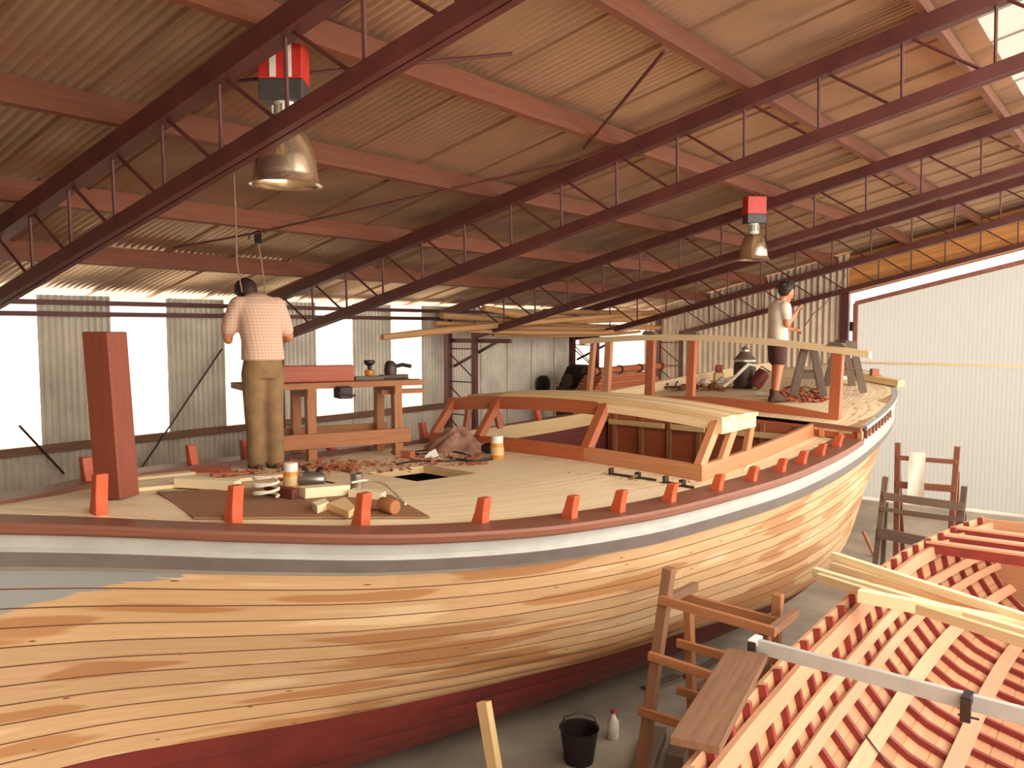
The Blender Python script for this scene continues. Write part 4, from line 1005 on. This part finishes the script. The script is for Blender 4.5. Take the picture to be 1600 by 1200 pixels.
# heap of cloth / shavings against the deckhouse
c = on_deck(712, 702); hm = MB(); random.seed(3)
NR, NA = 14, 40
for i in range(NR+1):
    r = i/NR
    for k in range(NA):
        a_ = 2*math.pi*k/NA; n_ = 1+.16*math.sin(3*a_+1)+.10*math.sin(7*a_+2)
        h_ = .17*(1-r*r)*(1+.35*math.sin(5*a_+r*6)+.2*math.sin(9*r+2*a_)) if r < 1 else 0
        hm.v.append(c+RTv*(.36*r*n_*math.cos(a_))+FWh*(.30*r*n_*math.sin(a_))+UZ*max(h_, .002))
for i in range(NR):
    for k in range(NA): k2 = (k+1) % NA; hm.f.append((i*NA+k, (i+1)*NA+k, (i+1)*NA+k2, i*NA+k2)); hm.uv.append([(0, 0)]*4)
tag(hm.build('dust_sheet', M['cloth'], None, True), 'crumpled mauve-brown cloth heaped at the left front of the deckhouse', 'cloth')
# clamps on deck in front of the deckhouse
def clamp(px0, px1, label):
    a, b = on_deck(*px0), on_deck(*px1); t = thing('bar_clamp', label, 'clamp', (a+b)/2); d = (b-a).normalized(); n_ = Vector((-d.y, d.x, 0))
    MB().bar(a+UZ*.012, b+UZ*.012, .022, .018).build('bar', M['iron'], t)
    MB().frame(a+UZ*.035, d*.015, n_*.03, UZ*.03).build('fixed_jaw', M['iron'], t, bevel=.004)
    MB().frame(a.lerp(b, .6)+UZ*.03, d*.02, n_*.03, UZ*.028).build('sliding_jaw', M['black'], t, bevel=.004)
    MB().tube([a.lerp(b, .6)+UZ*.03+n_*-.03, a.lerp(b, .6)+UZ*.03-n_*.12], .015, 8).build('screw_handle', M['darktimber'], t, True)
clamp((955, 742), (1025, 752), 'dark bar clamp lying left in front of the deckhouse coaming')
clamp((1040, 755), (1084, 764), 'shorter dark bar clamp close to the orange stanchions')
# shavings: nobody could count them
def shavings(name, boxes, n, mat, label, zf=None, size=(.01, .035), lift=.004, thick=.003):
    m = MB(); random.seed(11)
    for i in range(n):
        bx0, by0, bx1, by1 = random.choice(boxes); x = random.uniform(bx0, bx1); y = random.uniform(by0, by1)
        p = on_deck_fast(x, y, zf)+UZ*lift; a_ = random.uniform(0, 6.3); d = Vector((math.cos(a_), math.sin(a_), random.uniform(-.2, .3))).normalized(); s_ = random.uniform(*size); n_ = d.cross(UZ).normalized()
        w_ = random.uniform(.3, .6)*s_; q0 = p-d*s_-n_*w_; q1 = p+d*s_-n_*w_; lf = UZ*random.uniform(.2, .9)*s_
        m.poly([q0, q1, q1+n_*2*w_+lf, q0+n_*2*w_+lf*.3])
    o = m.build(name, mat, None, kind='stuff'); tag(o, label, 'shavings'); return o
def on_deck_fast(px, py, zf=None):
    zf = zf or zd; z = 2.35
    for i in range(10):
        p = at_z(px, py, z); q = (p.x-BX, p.y-BY); u = q[0]*BA[0]+q[1]*BA[1]; v = q[0]*BN[0]+q[1]*BN[1]; z = .5*z+.5*zf(u, v)
    return p
shavings('foredeck_shavings', [(430, 716, 640, 742), (330, 736, 470, 752), (440, 722, 560, 736), (640, 712, 760, 728)], 700, M['shav'], 'red-brown shavings strewn over the deck around the workbench')
shavings('deck_chips', [(880, 728, 1000, 750), (960, 740, 1100, 764), (1080, 745, 1120, 768)], 90, M['shav'], 'few chips scattered along the deckhouse coaming', size=(.004, .014))

# ================================================================== THINGS ON THE RAISED AFT DECK
def sawhorse(px, py, yaw, label, s=1.0, mat=None):
    mat = mat or M['greytimber']; c = on_deck(px, py, zr2); t = thing('sawhorse', label, 'sawhorse', c, 'sawhorses on the aft deck')
    d = Vector((math.cos(yaw), math.sin(yaw), 0)); n_ = Vector((-d.y, d.x, 0)); H = .66*s; L = .42*s
    MB().bar(c-d*L+UZ*H, c+d*L+UZ*H, .13*s, .09*s).build('top_beam', mat, t, bevel=.005)
    for e in (-1, 1):
        for q in (-1, 1):
            f = c+d*e*(L-.02)+n_*q*.19*s; g = c+d*e*(L-.12)+n_*q*.055*s+UZ*(H-.02)
            f.z = c.z+.005; MB().bar(f, g, .09*s, .05*s, d).build('leg', mat, t)
        MB().bar(c+d*e*(L-.07)-n_*.15*s+UZ*H*.42, c+d*e*(L-.07)+n_*.15*s+UZ*H*.42, .03, .09*s).build('brace', mat, t)
sawhorse(1262, 616, math.radians(20), 'grey weathered sawhorse next to the standing young man')
sawhorse(1318, 611, math.radians(25), 'grey weathered sawhorse behind the rightmost wheelhouse post')
c = on_deck(1163, 606, zr2); t = thing('dust_extractor', 'drum-shaped machine with a grey cone top on the aft deck', 'machine', c)
MB().lathe([(0, 0), (.15, 0), (.16, .04), (.165, .30), (.15, .36), (.12, .37), (0, .37)], c+UZ*.02, 24).build('drum', M['iron'], t, True)
MB().lathe([(0, .60), (.03, .59), (.06, .55), (.06, .52), (.15, .42), (.17, .40), (.17, .37), (0, .37)], c+UZ*.02, 24).build('cone_top', M['silver'], t, .6)
for a_ in (0, 2.1, 4.2): MB().frame(c+V(.14*math.cos(a_), .14*math.sin(a_), .012), V(.03, 0, 0), V(0, .03, 0), UZ*.012).build('foot', M['black'], t)
MB().tube([c+RTv*.12+UZ*.33-FWh*.12, c+RTv*.0+UZ*.36-FWh*.18, c-RTv*.2+UZ*.16-FWh*.18, c-RTv*.34+UZ*.03-FWh*.14], .028, 10).build('hose', M['cord'], t, True)
c = on_deck(1184, 609, zr2); t = thing('red_can', 'dark red tilted can leaning by the drum-shaped machine', 'can', c)
ax = (RTv*.55+UZ*.8).normalized(); MB().lathe([(0, 0), (.09, 0), (.095, .02), (.095, .22), (.08, .25), (.03, .27), (0, .27)], c+UZ*.055-RTv*.05, 20, ax).build('body', M['antifoul'], t, True)
MB().tube([c+UZ*.26-RTv*.03, c+UZ*.34+RTv*.05, c+UZ*.26+RTv*.17], .010, 8).build('handle', M['iron'], t, True)
c = on_deck(1123, 596, zr2); o = MB().frame(c+UZ*.20, RTv*.05, FWh*.05, UZ*.06).build('red_box', M['glove'], None, bevel=.006); o_ = tag(o, 'small red box on a timber block at the far side of the aft deck', 'box')
tag(MB().frame(c+UZ*.069, RTv*.07, FWh*.07, UZ*.068).build('timber_block', M['pine2'], None), 'pale timber block under the small red box', 'block')
def lump(px, py, r, mat, label, cat, name, zf=zr2, fl=.5):
    c = on_deck(px, py, zf); m = MB(); random.seed(px)
    ph = [random.uniform(0, 6) for _ in range(4)]
    ell(m, c+UZ*r*fl, (r, r*.8, r*fl), 18, lambda p: p*(1+.18*math.sin(4*p.x+ph[0])+.14*math.sin(5*p.y+ph[1])+.1*math.sin(6*p.z+ph[2])))
    return tag(m.build(name, mat, None, True), label, cat)
for i, (x, y, w_, m_, lb) in enumerate([(1050, 607, .12, 'black', 'dark hand plane left of the drum machine'), (1075, 609, .15, 'iron', 'dark grey tool case in front of the second wheelhouse post')]):
    c = on_deck(x, y, zr2); t = thing('hand_plane', lb, 'tool', c)
    MB().frame(c+UZ*.02, RTv*w_, FWh*.04, UZ*.018).build('sole', M[m_], t, bevel=.004)
    MB().tube([c+RTv*w_*.5+UZ*.03, c+RTv*w_*.55+UZ*.09, c+RTv*w_*.8+UZ*.11], .016, 8).build('handle', M['darktimber'], t, True)
    MB().lathe([(0, 0), (.02, 0), (.013, .02), (.02, .045), (0, .055)], c-RTv*w_*.6+UZ*.036, 12).build('knob', M['darktimber'], t, True)
lump(1128, 604, .13, M['white'], 'crumpled white rag left of the drum-shaped machine', 'rag', 'rag')
lump(1100, 603, .10, M['tee'], 'small crumpled white rag near the second wheelhouse post', 'rag', 'rag')
lump(1316, 595, .10, M['white'], 'white rag hanging low by the right sawhorse', 'rag', 'rag')
o = MB().bar(on_deck(1182, 618, zr2)+UZ*.03, on_deck(1215, 621, zr2)+UZ*.03, .06, .05).build('white_tube', M['white'], None); tag(o, 'white carton lying at the feet of the young man', 'carton')
shavings('aft_shavings', [(1205, 605, 1292, 630), (1225, 612, 1290, 628), (1040, 600, 1140, 612)], 420, M['shav'], 'red shavings piled on the aft deck round the sawhorse', zr2, (.02, .06), .006)
shavings('aft_chips', [(1300, 600, 1385, 660)], 70, M['paleshav'], 'pale chips on the right of the aft deck', zr2, (.01, .03))
# low pale bulwark board along the far side and round the stern
us = [8.7+.2*i for i in range(18)]
rows = [[W(u, hb(u)-.12-o_, zr2(u, hb(u))+dz) for u in us] for o_, dz in ((0, -.02), (0, .15), (.04, .15), (.04, -.02))]
MB().grid(rows, lambda i, k: (us[k], i*.12)).build('bulwark_board', M['pine'], boat)
a, b = on_deck(1318, 588, zr2), on_deck(1408, 605, zr2)
o = MB().bar(a+UZ*.05, b+UZ*.05, .14, .09).build('long_board', M['pine2'], None, bevel=.004); tag(o, 'pale yellow plank lying along the stern of the aft deck', 'board')
c = on_deck(1366, 590, zr2); c = a.lerp(b, .55)+UZ*.145; tag(MB().frame(c, RTv*.05, FWh*.05, UZ*.05).build('timber_block', M['mahogred'], None), 'small red-brown block on the pale stern plank', 'block')

# ================================================================== TRESTLES AND TIMBER BETWEEN THE BOATS
t = thing('trestle', 'rough timber trestle standing between the big hull and the small boat', 'trestle', (5.6, 2.45, 0))
def fr(X, lp, rp, rails, mat, lw=.075):
    L0, L1 = at_X(*lp[0], X), at_X(*lp[1], X); dl = (L1-L0); base = L0+dl*((.003-L0.z)/dl.z)
    MB().bar(base, L0, lw, .08, (1, 0, 0)).build('leg', M[mat], t, bevel=.006)
    R0 = at_X(*rp, X); MB().bar((X, R0.y+.06, .003), R0, .07, .07, (1, 0, 0)).build('leg', M[mat], t, bevel=.006)
    for p, q in rails: MB().bar(at_X(*p, X-.06), at_X(*q, X-.06), .04, .062).build('rail', M['bench'], t, bevel=.003)
fr(5.45, ((1046, 887), (1012, 1130)), (1196, 985), [((1030, 936), (1212, 988)), ((1014, 1024), (1200, 1085)), ((998, 1110), (1190, 1172))], 'darktimber')
fr(6.05, ((1075, 925), (1082, 1120)), (1216, 928), [((1058, 930), (1220, 973)), ((1058, 1004), (1215, 1048)), ((1058, 1078), (1210, 1122))], 'bench', .06)
for px, py in ((1040, 938), (1207, 985)):
    a = at_X(px, py, 5.45); MB().bar(a, Vector((6.05, a.y+.05, a.z-.05)), .05, .06).build('spreader', M['darktimber'], t)
# broad plank beside the small boat
a, b = at_z(1168, 1022, 1.62), at_z(1085, 1165, 1.62)
o = MB().bar(a, b, .24, .045).build('broad_plank', M['darktimber'], None, bevel=.005); tag(o, 'broad brown scaffold plank along the side of the small boat', 'plank')
# prop under the hull
o = MB().bar((4.55, 3.45, .003), (4.62, 3.72, .95), .09, .06, (1, 0, 0)).build('hull_prop', M['pine2'], None); tag(o, 'short pale timber prop leaning under the big hull', 'prop')
def on_floor(px, py): return at_z(px, py, 0)
c = at_z(905, 1135, .05); c = Vector((c.x*.93, c.y*.93, 0)); o = thing('black_bucket', 'black bucket on the floor under the big hull', 'bucket', c)
MB().lathe([(0, 0), (.12, 0), (.16, .28), (.17, .29), (.15, .28), (.115, .02), (0, .02)], c+UZ*.001, 22).build('pail', M['black'], o, .5)
MB().tube([c+RTv*.16+UZ*.28, c+RTv*.12+UZ*.38, c+UZ*.42, c-RTv*.12+UZ*.38, c-RTv*.16+UZ*.28], .008, 6).build('handle', M['iron'], o, True)
c = on_floor(958, 1135); c = Vector((c.x*.97, c.y*.97, 0)); o = thing('bottle', 'small pale bottle on the floor beside the black bucket', 'bottle', c)
MB().lathe([(0, 0), (.045, 0), (.05, .02), (.05, .15), (.02, .2), (.02, .23), (0, .23)], c+UZ*.001, 16).build('body', M['cord'], o, True); MB().lathe([(0, .23), (.024, .23), (.024, .26), (0, .26)], c, 12).build('cap', M['glove'], o, True)
for i, (p, q, mt_, lb) in enumerate([((1075, 1062), (1132, 1028), 'greytimber', 'grey offcut board on the floor behind the trestle'), ((1085, 1080), (1150, 1052), 'darktimber', 'brown offcut board nearest the trestle on the floor'), ((1010, 1080), (1060, 1060), 'greytimber', 'short grey board on the floor under the big hull')]):
    a, b = on_floor(*p), on_floor(*q); o = MB().bar(a+UZ*(.02), b+UZ*(.02), .12, .035).build('floor_board', M[mt_], None); tag(o, lb, 'board')
# far trestles by the white door
def ladder(X, L, Rr, rungs, label, mat, back=.45):
    base = at_X((L[0]+Rr[0])/2, 800, X); t = thing('trestle', label, 'trestle', (X, base.y, 0))
    for (x, y0, xb, yb) in (L, Rr):
        p = at_X(x, y0, X); q = at_X(xb, yb, X); d = q-p; e = p+d*((.003-p.z)/d.z)
        MB().bar(e, p, .07, .06, (1, 0, 0)).build('post', M[mat], t)
        MB().bar(Vector((X+back, e.y-.02, .003)), Vector((X+.06, p.y, p.z-.35)), .06, .05, (1, 0, 0)).build('back_leg', M[mat], t)
    for (p, q, h_) in rungs: MB().bar(at_X(*p, X-.05), at_X(*q, X-.05), .035, h_).build('rail', M[mat], t)
ladder(12.6, (1403, 692, 1400, 880), (1496, 698, 1486, 830), [((1402, 715), (1495, 722), .06), ((1400, 757), (1492, 764), .09), ((1398, 800), (1490, 812), .05)], 'rusty brown trestle farthest back by the white door', 'cap')
ladder(11.9, (1384, 745, 1368, 880), (1507, 760, 1500, 830), [((1380, 775), (1506, 792), .10), ((1376, 795), (1503, 812), .05), ((1371, 832), (1500, 858), .14)], 'dark weathered trestle in front of the rusty one by the white door', 'greytimber')
a = at_X(1434, 712, 12.5); cl = MB(); 
rows = [[Vector((12.46-.02*math.sin(k*1.3+j*.4), a.y+.10-.05*k, a.z+.05-.12*j)) for k in range(5)] for j in range(7)]
cl.grid(rows); b_rows = [[p+Vector((.012, 0, 0)) for p in r] for r in rows]; cl.grid([r[::-1] for r in b_rows])
tag(cl.build('white_cloth', M['white'], None, True), 'white cloth draped over the rusty far trestle', 'cloth')
c = on_floor(1366, 870); o = MB().bar(c+UZ*.003, at_X(1348, 830, c.x), .04, .04, (1, 0, 0)).build('prop_stick', M['bench'], None); tag(o, 'thin stick leaning by the stern of the big hull', 'stick')

# ================================================================== TIMBER LYING ON THE SMALL BOAT
def over(name, px0, px1, z, w, h, mat, label, cat, ext=2.6):
    a, b = at_z(*px0, z), at_z(*px1, z); d = (b-a).normalized(); b = a+d*ext
    o = MB().bar(a, b, w, h).build(name, M[mat], None, bevel=.003); return tag(o, label, cat)
g = 'pale planks across the small boat'
for i, (p, q, z, w, h, lb) in enumerate([((1302, 868), (1540, 946), 1.70, .055, .06, 'pale plank farthest up the small boat, its end over the gunwale'),
        ((1300, 884), (1540, 955), 1.64, .05, .06, 'pale plank second from the top of the bundle on the small boat'),
        ((1272, 893), (1540, 972), 1.64, .06, .07, 'pale plank whose end sticks out farthest towards the big hull'),
        ((1278, 902), (1540, 984), 1.63, .05, .07, 'pale plank just below the one sticking out farthest'),
        ((1342, 930), (1540, 968), 1.64, .075, .09, 'thick pale plank nearest the camera in the bundle on the small boat')]):
    o = over('pale_plank', p, q, z+.012*i*0, w, h, 'pine' if i % 2 else 'cream', lb, 'plank'); o['group'] = g
over('straight_edge', (1172, 1006), (1530, 1100), 1.655, .04, .085, 'primer', 'grey painted straight board laid across the small boat', 'board', 2.7)
for px, py, m_, lb in ((1180, 1006, 'white', 'pale clamp at the left end of the grey board'), (1512, 1096, 'black', 'dark clamp gripping the grey board over the ribs')):
    c = at_z(px, py, 1.66); t = thing('clamp', lb, 'clamp', c-UZ*.08)
    MB().frame(c+UZ*.02, Vector((.06, 0, 0)), Vector((0, .025, 0)), UZ*.02).build('frame', M[m_], t, bevel=.004)
    MB().frame(c+V(-.055, 0, -.03), V(.012, 0, 0), V(0, .025, 0), UZ*.06).build('jaw', M['iron'], t, bevel=.003)
    MB().tube([c+V(.045, 0, .03), c+V(.045, 0, -.10)], .010, 8).build('screw', M['iron'], t, True)
    MB().tube([c+V(.045, -.05, -.10), c+V(.045, .05, -.10)], .006, 6).build('handle', M['iron'], t, True)
wp = [p2(x_, t_, .05+.02*math.sin(k)) for k, (x_, t_) in enumerate(((5.9, 4.0), (5.75, 4.8), (5.5, 5.2), (5.25, 5.6), (5.0, 5.9), (5.2, 6.4), (5.6, 6.0), (5.85, 5.0)))]
tag(MB().tube([p+UZ*.03 for p in wp], .006, 6).build('wire', M['iron'], None, True), 'loop of thin wire lying inside the small boat', 'wire')

# dark timbers for the floor clutter, added to deepen shade under the big hull
for (x0_, y0_, x1_, y1_, lb) in ((5.3, 2.95, 6.6, 3.35, 'dark baulk added to deepen the shade under the hull, just behind the pale bottle'), (6.2, 3.0, 7.6, 3.3, 'dark baulk added to deepen the shade under the hull, behind the trestle')):
    o = MB().bar((x0_, y0_, .062), (x1_, y1_, .062), .14, .12).build('shade_baulk', M['greytimber'], None, bevel=.006); tag(o, lb, 'timber')
